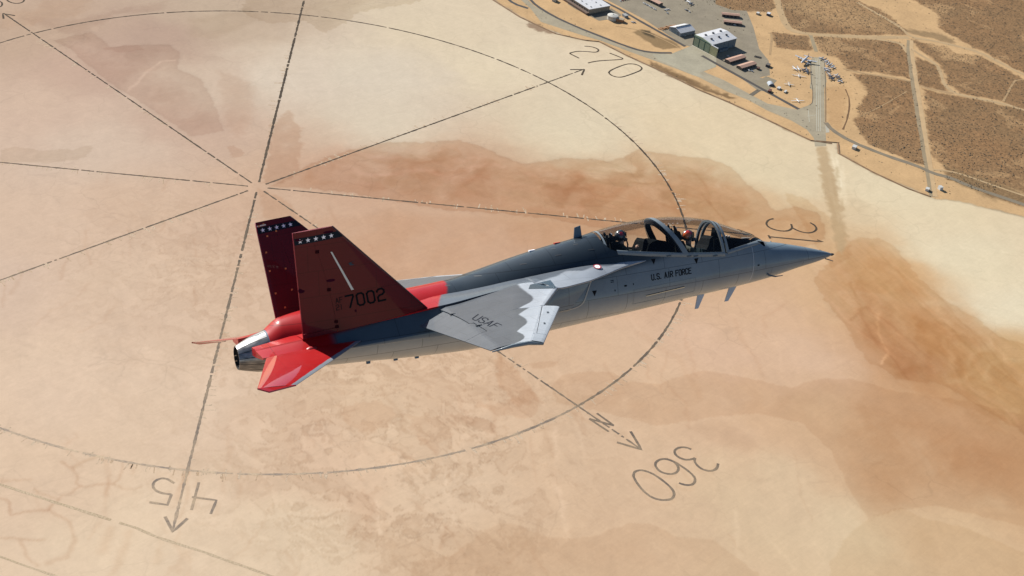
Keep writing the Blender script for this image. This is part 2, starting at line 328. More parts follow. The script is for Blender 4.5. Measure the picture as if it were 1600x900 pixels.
glyphs = [('arrowhead', zc4, [[(565,390),(745,388),(712,460)]]),
 ('number', zc4, [[(745,98),(800,98),(860,110),(910,130),(925,150),(905,170),(860,173),(780,165),(690,160),(630,165),(590,175),(555,187),(620,218),(680,248)]]),
 ('number', zc4, [[(790,308),(850,292),(950,278),(1100,270),(1250,260),(1160,222),(1060,183)]]),
 ('number', zc4, [[(1050,430),(1060,410),(1110,380),(1250,325),(1330,315),(1410,330),(1460,360),(1465,380),(1440,405),(1350,440),(1250,475),(1190,488),(1120,478),(1070,455),(1050,430)]]),
 ('letter', z8, [[(297,187),(405,265)],[(405,265),(248,222)],[(248,222),(372,304)]]),
 ('arrowhead', z8, [[(512,303),(583,420),(425,372)]]),
 ('number', z8, [[(900,418),(870,405),(825,403),(790,425),(800,455),(840,480),(880,485),(915,478),(925,472)],[(925,472),(918,490),(940,525),(980,550),(1030,557),(1065,540),(1072,508)]]),
 ('number', z8, [[(670,522),(672,500),(700,481),(740,478),(790,495),(820,530),(815,560),(780,577),(730,572),(690,553),(670,522)],[(745,479),(800,500),(860,540),(910,580),(928,610),(915,640),(880,648),(840,640),(822,632)]]),
 ('number', z8, [[(530,590),(535,562),(560,552),(590,550),(650,570),(710,610),(770,660),(793,695),(785,728),(755,741),(700,742),(640,722),(590,680),(550,630),(530,590)]]),
 ('number', z7, [[(383,393),(343,543)],[(345,472),(478,490),(447,564)]]),
 ('number', z7, [[(250,398),(215,375),(180,370),(145,385),(132,410),(145,435),(180,452),(235,458)],[(235,458),(213,515),(115,500)]]),
 ('arrowhead', z7, [[(200,578),(242,660),(322,588)]]),
 ('number', z31, [[(965,352),(920,362),(898,390),(905,415),(940,440),(1000,458),(1060,465),(1105,458),(1132,435),(1120,400)],[(1132,435),(1180,460),(1240,478),(1290,480),(1335,465),(1350,440),(1330,410),(1290,388)]]),
 ('number', z31, [[(930,514),(1405,560),(1352,541)],[(918,500),(935,530)]]),
 ('arrowhead', z31, [[(640,448),(785,500),(690,492)]]),
 ('number', z1, [[(120,-10),(135,12),(160,30),(230,55),(300,62),(380,48),(420,20),(425,-10),(400,-60),(330,-90),(230,-92),(150,-60),(120,-10)]]),
 ('number', z1, [[(-30,15),(0,28),(28,40),(42,70),(30,105),(0,122),(-40,118),(-75,90),(-60,40),(-30,15)],[(-75,90),(-120,120),(-170,110),(-190,60),(-150,20),(-90,20),(-60,40)]]),
 ('arrowhead', z1, [[(62,330),(50,238),(265,275)]])]
for nm_, f_g, ls_ in glyphs:      # scraped, paler margins along the numerals and arrows
    for l_ in ls_:
        L_p = [f_g(*p_) for p_ in l_]
        streak(L_p, (1.045, 1.05, 1.06), 9., warp=8, amt=1.); streak(L_p, (.94, .91, .88), 2.6, warp=26, amt=.8)
for pts_, mul_, w_ in [
    ([(570,560),(620,640),(700,700)], (.92,.87,.83), 3), ([(700,600),(720,700),(700,780)], (.92,.87,.83), 3)]: pass
ua_ = np.array(px(1560, 620))-np.array(px(1345, 420)); ua_ /= np.linalg.norm(ua_); al = X*ua_[0]+Y*ua_[1]; ac = -X*ua_[1]+Y*ua_[0]
DS = fbm(al/85+DWX*1.5, ac/6.5+DWY*5, 4, 410)-.5; DS2 = fbm(al/40+DWX, ac/3.4+DWY*6, 3, 430)-.5
zi, zd = sdist(M_(px, [(1338,370),(1400,386),(1440,440),(1530,500),(1610,542),(1640,700),(1540,640),(1470,600),(1400,592),(1315,500),(1270,440),(1240,400)]), 14, 6); za = sstep(-6, 14, zd)
CG[zi] *= (1+za*(DS[zi]*.20+DS2[zi]*.07))[:, None]; CG[zi, 2] *= 1+za*DS[zi]*.14
zi, zd = sdist(M_(ct, [(300,650),(560,590),(830,590),(1000,650),(1200,680),(1588,630),(1880,655),(2150,870),(2000,1000),(1500,940),(800,840),(400,790)]), 14, 6); za = sstep(-4, 30, zd)
DS3 = fbm((X*.75-Y*.66)/70+DWX*3, (X*.66+Y*.75)/16+DWY*4, 5, 450)-.5; CG[zi] *= (1+za*DS3[zi]*.26)[:, None]; CG[zi, 2] *= 1+za*DS3[zi]*.16
rq = random.Random(21)
for k in range(120):      # drip-like drain lines hanging off the spokes and the ring
    a_ = math.radians(rq.choice((90, 90, 135, 45, 225, 0)) if rq.random() < .6 else rq.uniform(-60, 120)); d0 = np.array([math.sin(a_), math.cos(a_)])
    p0 = d0*(rq.uniform(80, 600) if rq.random() < .6 else 610); dn = np.array([.62, .78])+np.array([rq.uniform(-.3, .3), rq.uniform(-.3, .3)]); ln = rq.uniform(12, 60)
    streak([p0, p0+dn*ln*.5+np.array([rq.uniform(-4, 4), rq.uniform(-4, 4)]), p0+dn*ln], (.93, .885, .85) if rq.random() < .6 else (1.05, 1.06, 1.07), rq.uniform(1.4, 3.2), warp=8, amt=.8)
for k in range(46):       # long pale and dark filaments
    p0 = np.array(px(rq.uniform(60, 1300), rq.uniform(430, 880))); an = rq.uniform(.2, 1.5); dn = np.array([math.cos(an), math.sin(an)]); ln = rq.uniform(20, 110)
    streak([p0, p0+dn*ln*.5+np.array([rq.uniform(-8, 8), rq.uniform(-8, 8)]), p0+dn*ln], (.94, .90, .87) if rq.random() < .55 else (1.045, 1.055, 1.065), rq.uniform(1.3, 2.6), warp=26, amt=.7)
# wind streaks and flow marks of the lake bed
A0 = fbm(X/210+1.3, Y/210, 4, 40)-.5
DIR = (X*.55+Y*.83, X*.83-Y*.55)
S1 = fbm(DIR[0]/130+DWX*1.5, DIR[1]/17+DWY*1.5, 4, 50)-.5
S2 = fbm(X/26+DWX*3.2, Y/26+DWY*3.2, 4, 60)-.5
CG *= np.clip(1+A0*.05+S1*.06+S2*.018, .5, 1.5)[:, None]
CG[:, 2] *= 1-A0*.05
# marbled mud swirls, strongest left of and below the aircraft's tail
cx_, cy_ = px(620, 640); k1 = np.exp(-((X-cx_)**2+(Y-cy_)**2)/(190.**2))
cx_, cy_ = px(330, 420); k2 = np.exp(-((X-cx_)**2+(Y-cy_)**2)/(170.**2))
cx_, cy_ = px(600, 780); k3 = np.exp(-((X-cx_)**2+(Y-cy_)**2)/(150.**2))
def swirl(scale, warp, seed):
    """folded noise: warps its own coordinates twice, giving marbled lobes with thin rims"""
    ax = fbm(X/scale/1.6, Y/scale/1.6, 3, seed)-.5; ay = fbm(X/scale/1.6+7, Y/scale/1.6+3, 3, seed+5)-.5
    bx_ = fbm(X/scale+ax*warp, Y/scale+ay*warp, 3, seed+9)-.5; by_ = fbm(X/scale+ay*warp+4, Y/scale-ax*warp, 3, seed+14)-.5
    return fbm(X/scale+bx_*warp*1.5, Y/scale+by_*warp*1.5, 4, seed+21)
SW = swirl(62., 3.2, 90); SV = swirl(34., 2.6, 300)
lobe = sstep(.49, .505, SW)*(1-.75*sstep(.505, .62, SW)); lob2 = sstep(.52, .535, SV)*(1-.8*sstep(.535, .66, SV))
rim = np.exp(-((SW-.497)/.007)**2)+.7*np.exp(-((SV-.53)/.008)**2)
Kk = np.clip(k1*1.3+k2*.75+k3*.85+.07, 0, 1.2)
dk = Kk*(lobe*.10+lob2*.07); CG *= (1-dk)[:, None]; CG[:, 1] *= 1-dk*.35; CG[:, 2] *= 1-dk*.7
CG *= (1-Kk*rim*.07)[:, None]
lt = Kk*sstep(.40, .36, 1-SW) if False else Kk*(1-sstep(.38, .44, SW)); CG *= (1+lt*.035)[:, None]
# a finer, streaky texture along the old flow direction everywhere on the lake
S3 = fbm(X/4.2+DWX*6, Y/26+DWY*3, 3, 70)-.5; S4 = fbm((X*.8+Y*.6)/40+DWX*2, (X*.6-Y*.8)/7+DWY*3, 3, 75)-.5
CG *= np.clip(1+S3*.03+S4*.03, .7, 1.3)[:, None]
for L, f, mul, w in [
    ([(590,430),(640,390),(700,330),(760,290),(820,282)], ca, (1.22,1.24,1.26), 2.6),
    ([(835,340),(838,440),(850,560),(870,650),(882,730)], cq, (1.10,1.12,1.15), 3.2),
    ([(430,440),(452,520),(460,620),(470,690)], cq, (1.08,1.10,1.12), 2.6), ([(925,330),(930,400),(940,460)], cq, (1.08,1.10,1.12), 3.5),
    ([(205,600),(212,700),(220,760)], cq, (1.07,1.08,1.1), 2.6), ([(1480,640),(1495,740),(1500,810)], cq, (1.08,1.1,1.12), 2.6),
    ([(790,340),(830,440),(850,540)], cq, (.93,.9,.87), 3), ([(440,690),(436,730),(425,765)], cq, (.86,.8,.75), 3),
    ([(330,360),(380,400),(430,450)], cq, (.93,.88,.84), 2.6), ([(560,0),(640,80),(640,150)], cq, (.93,.89,.85), 3),
    ([(215,190),(250,240),(290,290),(300,340)], cq, (.9,.86,.82), 3),
    ([(1370,490),(1376,525),(1384,552),(1374,566)], px, (1.2,1.24,1.3), 2.0), ([(1384,552),(1374,568)], px, (1.2,1.24,1.3), 2.0),
    ([(1330,500),(1352,480),(1400,515),(1450,560)], px, (.88,.82,.74), 2.6), ([(1400,420),(1450,480),(1500,530),(1590,600)], px, (.93,.88,.8), 2.6),
    ([(1460,450),(1500,500),(1560,560),(1600,610)], px, (.93,.89,.82), 2.2), ([(1330,440),(1350,500),(1372,540),(1420,590)], px, (.9,.84,.76), 2.6),
    ([(1000,520),(1060,560),(1090,620)], px, (.96,.93,.9), 5), ([(1150,500),(1165,540),(1195,590)], px, (.95,.92,.89), 3),
    ([(1095,300),(1120,330),(1135,350)], px, (.90,.85,.78), 2.4), ([(1075,262),(1100,285),(1110,320)], px, (.93,.88,.82), 3),
    ([(330,290),(380,320),(420,385),(440,400),(520,405),(610,400),(640,350),(650,290)], cl, (.84,.76,.7), 1.9),
    ([(390,320),(440,280),(510,260)], cl, (.86,.8,.74), 1.8), ([(610,400),(680,430),(720,435),(765,420)], cl, (.84,.77,.71), 1.9),
    ([(430,400),(390,440),(320,465),(290,500),(260,535),(170,550),(80,562),(70,510),(35,475),(-10,465)], cl, (.82,.73,.67), 2.0),
    ([(260,535),(300,560),(370,600),(400,660),(390,740),(350,800),(250,840)], cl, (.87,.8,.75), 2.4), ([(-10,690),(70,705),(240,705)], cl, (.85,.77,.71), 2.),
    ([(110,720),(150,820),(200,850)], cl, (.87,.8,.75), 2.4), ([(-20,365),(60,372),(160,380)], cl, (.88,.82,.77), 1.8), ([(190,430),(300,480)], cl, (.86,.8,.74), 1.8),
    ([(600,630),(545,760)], cl, (.93,.88,.84), 6), ([(700,650),(640,820),(600,900)], cl, (.93,.88,.84), 5), ([(1010,770),(960,880)], cl, (.93,.88,.84), 6),
    ([(880,700),(840,840)], cl, (.94,.9,.86), 4)]:
    streak(M_(f, L), mul, w)
# cattle-track like cracks either side of the fans at the right and the tyre-scoured run out from the taxiway
for k in range(26):
    a = np.array(px(1283+k % 5*8, 235)); b = np.array(px(1300+(k*7 % 30), 330+(k*13 % 70)))
    t0, t1 = rng.uniform(0, .7), rng.uniform(.3, 1); t1 = max(t1, t0+.15)
    p = a+(b-a)*t0; q = a+(b-a)*t1
    streak([p, q], (1.07, 1.09, 1.12) if k % 3 else (.86, .83, .78), 1.7+rng.uniform(0, 1.5), warp=3, amt=.9)
# shore strip and desert
shore = M_(c5, [(-420,-330),(-60,-55),(0,18),(100,80),(200,128),(300,165),(400,190),(500,205),(620,268),(800,350),(960,430),(1100,488),(1300,580),(1420,640),(1500,675),(1590,690)])
shore += M_(c7, [(205,600),(300,608),(303,655),(450,735),(600,800),(690,838),(712,848),(780,850),(880,872),(1000,900),(1091,925),(1500,1010)])
land = shore+[np.array(q_) for q_ in ((-2600., 1900.), (-38000., 26000.), (-38000., -38000.), (-9000., -38000.), (-2200., -2600.))]
idx, dl = sdist(land, 6, 4)
LAND = np.zeros(len(X)); LAND[idx] = sstep(-2.5, 2.5, dl)
far_ = (X < -1400) | (Y < -900) & (X < -600)
sandc = np.array(lin(207, 171, 126)); brown = np.array(lin(136, 103, 70))
def zone(poly, warp=14, fine=6, soft=4):
    i, d = sdist(poly, warp, fine); a = np.zeros(len(X)); a[i] = sstep(-soft, soft, d); return a
scrub = np.zeros(len(X))
for poly in [M_(c7, [(60,-60),(50,0),(95,118),(160,140),(330,150),(600,152),(590,120),(470,40),(330,-20),(250,-60)]),
             M_(c7, [(25,140),(180,152),(185,215),(110,215),(35,205)]), M_(c7, [(205,158),(420,168),(560,180),(598,230),(615,335),(480,310),(330,295),(300,250),(225,225)]),
             M_(c7, [(345,305),(610,345),(640,480),(668,700),(600,690),(520,650),(430,610),(370,520),(400,430),(415,370)]),
             M_(c7, [(625,240),(720,280),(740,350),(770,395),(640,360)]), M_(c7, [(660,375),(790,405),(1000,450),(1600,560),(1600,1000),(1091,820),(850,745),(740,700),(695,665)]),
             M_(c7, [(620,170),(760,200),(800,230),(900,235),(1091,335),(1700,520),(1700,600),(1091,468),(1000,432),(810,395),(765,355),(735,280),(640,205)]),
             M_(c7, [(600,-10),(720,60),(735,120),(860,190),(1091,310),(1700,480),(1700,-400),(560,-400)]),
             M_(c6, [(250,-60),(260,0),(450,60),(600,85),(870,100),(905,60),(885,-20),(860,-60)]),
             M_(c7, [(740,700),(860,745),(1091,825),(1500,900),(1500,960),(1091,880),(850,800),(760,760)])]:
    scrub = np.maximum(scrub, zone(poly))
scrub[(LAND > .5) & ((X < -1950) | (Y < -700))] = 1
patchy = fbm(X/70+DWX*2, Y/70+DWY*2, 4, 120)
landc = sandc*(1+(fbm(X/24, Y/24, 4, 130)-.5)[:, None]*.28)
spk = fbm(X/7, Y/7, 2, 140)
scr = brown*(1+(patchy-.5)[:, None]*.95)*(1+(spk-.5)[:, None]*.5)
# barer, paler ground towards the wash
wash = np.maximum(zone(M_(c7, [(400,-20),(560,-10),(720,60),(735,110),(690,130),(620,120),(560,110),(470,40)]), 30, 10, 20), zone(M_(c7, [(640,130),(740,130),(860,190),(900,240),(860,275),(740,250),(700,200)]), 20, 10, 8))
wash = np.maximum(wash, .75*zone(M_(c7, [(120,-40),(330,-20),(470,60),(560,140),(350,130),(180,80),(90,30)]), 40, 14, 30))
bare = sstep(.60, .72, fbm(X/38+DWX*3, Y/38+DWY*3, 4, 150))
scr = scr*(1-bare*.55)[:, None]+np.array(lin(186, 150, 108))*(bare*.55)[:, None]
scr = scr*(1-wash*.75)[:, None]+np.array(lin(190, 155, 112))*(wash*.75*(.75+.5*spk))[:, None]
sc_amt = np.clip(scrub*(.80+.35*(patchy-.4)), 0, 1)
lc = landc*(1-sc_amt[:, None])+scr*sc_amt[:, None]
CG = CG*(1-LAND[:, None])+lc*LAND[:, None]
def dpatch(poly, c, amt=1., soft=3, warp=6, fine=4):
    i, d = sdist(poly, warp, fine); a = (sstep(-soft, soft, d)*amt)[:, None]; CG[i] = CG[i]*(1-a)+np.array(c)*a
dpatch(M_(c8, [(1115,270),(1190,240),(1270,275),(1330,300),(1480,360),(1510,395),(1370,415),(1290,385),(1190,320)]), lin(120, 98, 66), .75)
dpatch(M_(c8, [(1180,255),(1250,255),(1300,300),(1290,325),(1210,290)]), lin(62, 56, 40), .8)
dpatch(M_(c8, [(240,185),(300,200),(370,235),(420,262),(480,275),(470,292),(400,280),(330,262),(280,245),(245,215)]), lin(120, 80, 50), .7, 4, 14, 9)
dpatch(M_(c5, [(710,290),(800,330),(900,375),(1000,425),(1130,465),(1100,472),(960,425),(820,365),(720,312)]), lin(118, 92, 62), .8, 4, 16, 9)
dpatch(M_(c6, [(0,555),(150,620),(300,690),(450,760),(580,800),(540,815),(380,760),(200,690),(0,600)]), lin(125, 98, 66), .6, 4, 16, 9)
dpatch(M_(c7, [(240,375),(320,360),(345,400),(330,480),(310,555),(262,535),(245,440)]), lin(190, 150, 105), .5, 5, 20, 9)
dpatch(M_(c7, [(560,120),(640,128),(740,140),(810,180),(790,190),(700,160),(600,140)]), lin(110, 92, 66), .6, 6, 20, 9)
dpatch(M_(c7, [(740,690),(850,740),(1091,820),(1091,870),(960,850),(830,800),(750,745)]), lin(135, 112, 80), .55, 5, 14, 9)
dpatch(M_(c7, [(205,625),(245,622),(268,700),(300,800),(322,900),(335,1000),(318,1085),(292,1060),(262,900),(225,760)]), lin(188, 158, 116), .8, 4, 6, 6)
# contact band of the shoreline
i, d = sdist(land, 6, 4); a = np.exp(-((d+1)/2.6)**2)*.38*((X[i] > -1150)[:]*1.)*np.clip(.2+1.3*fbm(X[i]/30, Y[i]/30, 3, 5), 0, 1); CG[i] *= (1-a)[:, None]
CG = np.clip(CG, 0.01, 1)
GROUND_ALB = .70
_lk = (1-LAND)[:, None]*.08+.02; CG = CG*(1-_lk)+CG.mean(1)[:, None]*_lk; CG = CG*np.array([1.0, .990, .948])
me = bpy.data.meshes.new('dry_lake_bed')
nx, ny = len(gx), len(gy)
co = np.zeros((len(X), 3), np.float32); co[:, 0] = X; co[:, 1] = Y
ii, jj = np.meshgrid(np.arange(nx-1), np.arange(ny-1), indexing='ij'); b0 = (ii*ny+jj).ravel()
quads = np.stack([b0, b0+ny, b0+ny+1, b0+1], 1).astype(np.int32)
me.vertices.add(len(X)); me.vertices.foreach_set('co', co.ravel())
me.loops.add(quads.size); me.loops.foreach_set('vertex_index', quads.ravel())
me.polygons.add(len(quads)); me.polygons.foreach_set('loop_start', np.arange(0, quads.size, 4, dtype=np.int32))
me.polygons.foreach_set('loop_total', np.full(len(quads), 4, np.int32)); me.update(calc_edges=True)
ca_ = me.color_attributes.new('paint', 'FLOAT_COLOR', 'POINT')
ca_.data.foreach_set('color', np.hstack([CG*GROUND_ALB, (LAND*np.clip(scrub+.25, 0, 1))[:, None]]).astype(np.float32).ravel())
def ground_mat():
    m = bpy.data.materials.new('lake_bed_silt_and_desert'); m.use_nodes = True; nt = m.node_tree; b = nt.nodes['Principled BSDF']; L = nt.links.new
    b.inputs['Roughness'].default_value = .95; b.inputs['Specular IOR Level'].default_value = .15
    at = nd(nt, 'ShaderNodeAttribute', attribute_name='paint'); tc = nd(nt, 'ShaderNodeTexCoord')
    # fine silt mottling
    n1 = nd(nt, 'ShaderNodeTexNoise', i_Scale=.22, i_Detail=5., i_Roughness=.72, i_Distortion=1.0); L(tc.outputs['Object'], n1.inputs['Vector'])
    n2 = nd(nt, 'ShaderNodeTexNoise', i_Scale=.022, i_Detail=7., i_Roughness=.62, i_Distortion=2.0); L(tc.outputs['Object'], n2.inputs['Vector'])
    r1 = nd(nt, 'ShaderNodeMapRange'); [setattr(r1.inputs[k], 'default_value', v) for k, v in ((1, .3), (2, .7), (3, .955), (4, 1.035))]; L(n1.outputs[0], r1.inputs[0])
    r2 = nd(nt, 'ShaderNodeMapRange'); [setattr(r2.inputs[k], 'default_value', v) for k, v in ((1, .3), (2, .7), (3, .96), (4, 1.035))]; L(n2.outputs[0], r2.inputs[0])
    mpp = nd(nt, 'ShaderNodeMapping'); mpp.inputs['Rotation'].default_value = (0, 0, .9); mpp.inputs['Scale'].default_value = (.022, .30, 1); L(tc.outputs['Object'], mpp.inputs[0])
    n4 = nd(nt, 'ShaderNodeTexNoise', i_Scale=1., i_Detail=5., i_Roughness=.7, i_Distortion=.8); L(mpp.outputs[0], n4.inputs['Vector'])
    r4 = nd(nt, 'ShaderNodeMapRange'); [setattr(r4.inputs[k], 'default_value', v) for k, v in ((1, .3), (2, .7), (3, .97), (4, 1.025))]; L(n4.outputs[0], r4.inputs[0])
    m0 = nd(nt, 'ShaderNodeMath', operation='MULTIPLY'); L(r1.outputs[0], m0.inputs[0]); L(r4.outputs[0], m0.inputs[1])
    # faint shrinkage cracks, only in places
    nw = nd(nt, 'ShaderNodeTexNoise', i_Scale=.03, i_Detail=3.); L(tc.outputs['Object'], nw.inputs['Vector'])
    wv = nd(nt, 'ShaderNodeVectorMath', operation='MULTIPLY_ADD'); L(nw.outputs['Color'], wv.inputs[0]); wv.inputs[1].default_value = (34, 34, 0); L(tc.outputs['Object'], wv.inputs[2])
    vo = nd(nt, 'ShaderNodeTexVoronoi', feature='DISTANCE_TO_EDGE', i_Scale=.021); L(wv.outputs[0], vo.inputs['Vector'])
    rc = nd(nt, 'ShaderNodeMapRange'); [setattr(rc.inputs[k], 'default_value', v) for k, v in ((1, .0), (2, .030), (3, 1.), (4, 0.))]; L(vo.outputs[0], rc.inputs[0])
    nm = nd(nt, 'ShaderNodeTexNoise', i_Scale=.006, i_Detail=2.); L(tc.outputs['Object'], nm.inputs['Vector'])
    rm = nd(nt, 'ShaderNodeMapRange'); [setattr(rm.inputs[k], 'default_value', v) for k, v in ((1, .46), (2, .62), (3, 0.), (4, .085))]; L(nm.outputs[0], rm.inputs[0])
    mk_ = nd(nt, 'ShaderNodeMath', operation='MULTIPLY'); L(rc.outputs[0], mk_.inputs[0]); L(rm.outputs[0], mk_.inputs[1])
    sb_ = nd(nt, 'ShaderNodeMath', operation='SUBTRACT'); sb_.inputs[0].default_value = 1.; L(mk_.outputs[0], sb_.inputs[1])
    m00 = nd(nt, 'ShaderNodeMath', operation='MULTIPLY'); L(m0.outputs[0], m00.inputs[0]); L(sb_.outputs[0], m00.inputs[1]); m0 = m00
    mm = nd(nt, 'ShaderNodeMath', operation='MULTIPLY'); L(m0.outputs[0], mm.inputs[0]); L(r2.outputs[0], mm.inputs[1])
    # brush and its litter on the desert side: dark specks a few metres across
    n3 = nd(nt, 'ShaderNodeTexNoise', i_Scale=.24, i_Detail=4., i_Roughness=.7); L(tc.outputs['Object'], n3.inputs['Vector'])
    r3 = nd(nt, 'ShaderNodeMapRange'); [setattr(r3.inputs[k], 'default_value', v) for k, v in ((1, .36), (2, .60), (3, .66), (4, 1.12))]; L(n3.outputs[0], r3.inputs[0])
    mx = nd(nt, 'ShaderNodeMix', data_type='FLOAT'); L(at.outputs['Alpha'], mx.inputs[0]); mx.inputs[2].default_value = 1.; L(r3.outputs[0], mx.inputs[3])
    m2 = nd(nt, 'ShaderNodeMath', operation='MULTIPLY'); L(mm.outputs[0], m2.inputs[0]); L(mx.outputs[0], m2.inputs[1])
    sc = nd(nt, 'ShaderNodeVectorMath', operation='SCALE'); L(at.outputs['Color'], sc.inputs[0]); L(m2.outputs[0], sc.inputs['Scale'])
    L(sc.outputs[0], b.inputs['Base Color'])
    return m
me.materials.append(ground_mat())
ground = bpy.data.objects.new('ground', me); COL.objects.link(ground); tag(ground, kind='structure')

# ---------------------------------------------------------------- flat strips on the ground (roads, markings)
def densify(pts, step):
    out = [np.array(pts[0][:2], float)]
    for a, b in zip(pts[:-1], pts[1:]):
        a = np.array(a[:2], float); b = np.array(b[:2], float); n = max(1, int(np.linalg.norm(b-a)/step))
        out += [a+(b-a)*k/n for k in range(1, n+1)]
    return out
def smooth_line(pts, it=2):
    P = [np.array(p[:2], float) for p in pts]
    for _ in range(it):
        Q = [P[0]]
        for a, b in zip(P[:-1], P[1:]): Q += [a*.75+b*.25, a*.25+b*.75]
        P = Q+[P[-1]]
    return P
def strip(mb, pts, width, z=.05, step=8., jit=.0, col=None, gaps=0., seed=1, cut=True):
    """ribbon along pts; width jitter and optional short gaps make it look worn"""
    r = random.Random(seed); P = densify(pts, step); n = len(P); vs = []; ok = []
    for i, p in enumerate(P):
        t = P[min(i+1, n-1)]-P[max(i-1, 0)]; t = t/(np.linalg.norm(t)+1e-9); nn = np.array([-t[1], t[0]])
        w = width*(1+r.uniform(-jit, jit))/2; off = r.uniform(-jit, jit)*width*.2
        vs += [(*(p+nn*(w+off)), z), (*(p-nn*(w-off)), z)]; ok.append(r.random() > gaps)
    fs = [(2*i, 2*i+1, 2*i+3, 2*i+2) for i in range(n-1) if ok[i]]
    mb.add(vs, fs, col)

# ================================================================ compass rose painted on the lake bed
def faded_mat(name, c1, c2, wear):
    m = bpy.data.materials.new(name); m.use_nodes = True; nt = m.node_tree; b = nt.nodes['Principled BSDF']; L = nt.links.new
    b.inputs['Roughness'].default_value = .95; b.inputs['Specular IOR Level'].default_value = .1
    tc = nd(nt, 'ShaderNodeTexCoord'); n = nd(nt, 'ShaderNodeTexNoise', i_Scale=.035, i_Detail=6., i_Roughness=.7); L(tc.outputs['Object'], n.inputs['Vector'])
    r = nd(nt, 'ShaderNodeMapRange'); r.inputs[1].default_value = .35; r.inputs[2].default_value = .65; L(n.outputs[0], r.inputs[0])
    at = nd(nt, 'ShaderNodeAttribute', attribute_name='paint')
    mx = nd(nt, 'ShaderNodeMix', data_type='RGBA'); L(r.outputs[0], mx.inputs[0]); mx.inputs[6].default_value = (*c1, 1); mx.inputs[7].default_value = (*c2, 1)
    ml = nd(nt, 'ShaderNodeMix', data_type='RGBA', blend_type='MULTIPLY'); ml.inputs[0].default_value = 1; L(mx.outputs[2], ml.inputs[6]); L(at.outputs['Color'], ml.inputs[7])
    L(ml.outputs[2], b.inputs['Base Color'])
    n2 = nd(nt, 'ShaderNodeTexNoise', i_Scale=.45, i_Detail=4., i_Roughness=.75); L(tc.outputs['Object'], n2.inputs['Vector'])
    r2 = nd(nt, 'ShaderNodeMapRange'); r2.inputs[1].default_value = wear-.10; r2.inputs[2].default_value = wear+.06; L(n2.outputs[0], r2.inputs[0])
    rr = nd(nt, 'ShaderNodeMapRange'); rr.inputs[3].default_value = .5; rr.inputs[4].default_value = 1.; L(r2.outputs[0], rr.inputs[0])
    L(rr.outputs[0], b.inputs['Alpha'])
    return m
M_rose = faded_mat('oiled_line', lin(70, 64, 60, .62), lin(104, 92, 78, .62), .42)
M_pale = faded_mat('weathered_line', lin(204, 182, 150, .68), lin(216, 194, 164, .68), .50)
def hcol(x, y):
    """lines are blackest near the shore and bleached towards the open lake"""
    t = np.clip((np.array([x, y]) @ np.array([.86, .5])+250)/900, 0, 1); return tuple(np.array([1.0, .98, .92])*(1+1.1*t+2.8*t*t))
rose = empty('compass_rose', (0, 0, 0))
tag(rose, 'giant dark compass rose ring with numbered arrows marked on the pale dry lake bed', 'ground marking')
def rline(name, pts, w, seed, gaps=.03, jit=.22, parent=rose, z=.06, m=None, step=3.6):
    mb = MB(); strip(mb, pts, w, z, step, jit, None, gaps, seed)
    mb.c = [tuple(np.array(hcol(v[0], v[1]))*(1.3 if name == 'ring' and v[0] > 0 else 1)) for v in mb.v]
    return mb.build(name, m or M_rose, parent, attr=True)
rline('ring', [(610*math.sin(a*math.pi/180), 610*math.cos(a*math.pi/180)) for a in range(0, 361, 2)], 2.9, 3, .035, .35)
tipd = {270: 701, 0: 706, 45: 705, 180: 707, 90: 704, 135: 704, 225: 704, 315: 704}
for i, a in enumerate((0, 45, 90, 135)):
    ra = math.radians(a); d = np.array([math.sin(ra), math.cos(ra)])
    rline('spoke', [d*-tipd[a+180], d*-200, d*-14], 3.5 if a == 45 else 2.6, 10+i, .05, .35, z=.076); rline('spoke', [d*14, d*260, d*tipd[a]], 3.1 if a == 45 else 2.5, 20+i, .05, .35, z=.078)
for k, (nm, f, ls) in enumerate(glyphs):
    mb = MB()
    for q, l in enumerate(ls):
        P = [f(*p) for p in l]
        if nm != 'arrowhead' and len(P) > 4: P = smooth_line(P, 2)
        strip(mb, P, 3.0 if nm != 'arrowhead' else 3.3, .07+.01*q, 6., .12, None, .0, 100+k*7+q)
    mb.c = [tuple(np.array(hcol(v[0], v[1]))*(.92)) for v in mb.v]
    mb.build(nm, M_rose, rose, attr=True)
# the old landing strip edge lines crossing the lower left of the view
for k, (pts, w) in enumerate([([cl(-200,350),cl(0,405),cl(293,500),cl(735,640),cl(850,690),cl(1100,770),px(437,905),px(560,950)], 3.6), ([cl(-200,735),cl(0,795),cl(150,850),cl(290,897),px(180,940)], 2.8)]):
    mb = MB(); strip(mb, pts, w, .06, 9., .25, (1, 1, 1), .03, 200+k)
    o = mb.build('runway_line', M_pale, None, attr=True)
    tag(o, ['faded landing strip line passing just below the 45 arrow tip', 'faintest landing strip line in the lower left corner of the lake bed'][k], 'ground marking')
# short scours where vehicles and water crossed the lines: pale and dark ticks beside them
mb = MB(); r = random.Random(5)
for k in range(900):
    t = r.random()
    if r.random() < .45:
        a = math.radians(r.uniform(-75, 130)); p = np.array([math.sin(a), math.cos(a)])*610; d = p/610.; ln = r.uniform(3, 13)
    else:
        a = math.radians(r.choice((0, 45, 90, 135, 180, 225, 270, 315))); d0 = np.array([math.sin(a), math.cos(a)]); p = d0*r.uniform(60, 600); d = np.array([-d0[1], d0[0]]); ln = r.uniform(3, 14)
    th = r.uniform(-.25, .25); d = np.array([d[0]*math.cos(th)-d[1]*math.sin(th), d[0]*math.sin(th)+d[1]*math.cos(th)])
    off = r.uniform(-.6, .25)*ln
    c = (1.0, 1.0, 1.0) if r.random() < .66 else (.90, .85, .80)
    strip(mb, [p+d*off, p+d*(off+ln)], r.uniform(.9, 2.2), .018+.0011*(k % 37), 5., .5, c, 0, k)
M_tick = faded_mat('scour', lin(226, 204, 176, .66), lin(218, 192, 162, .66), .50)
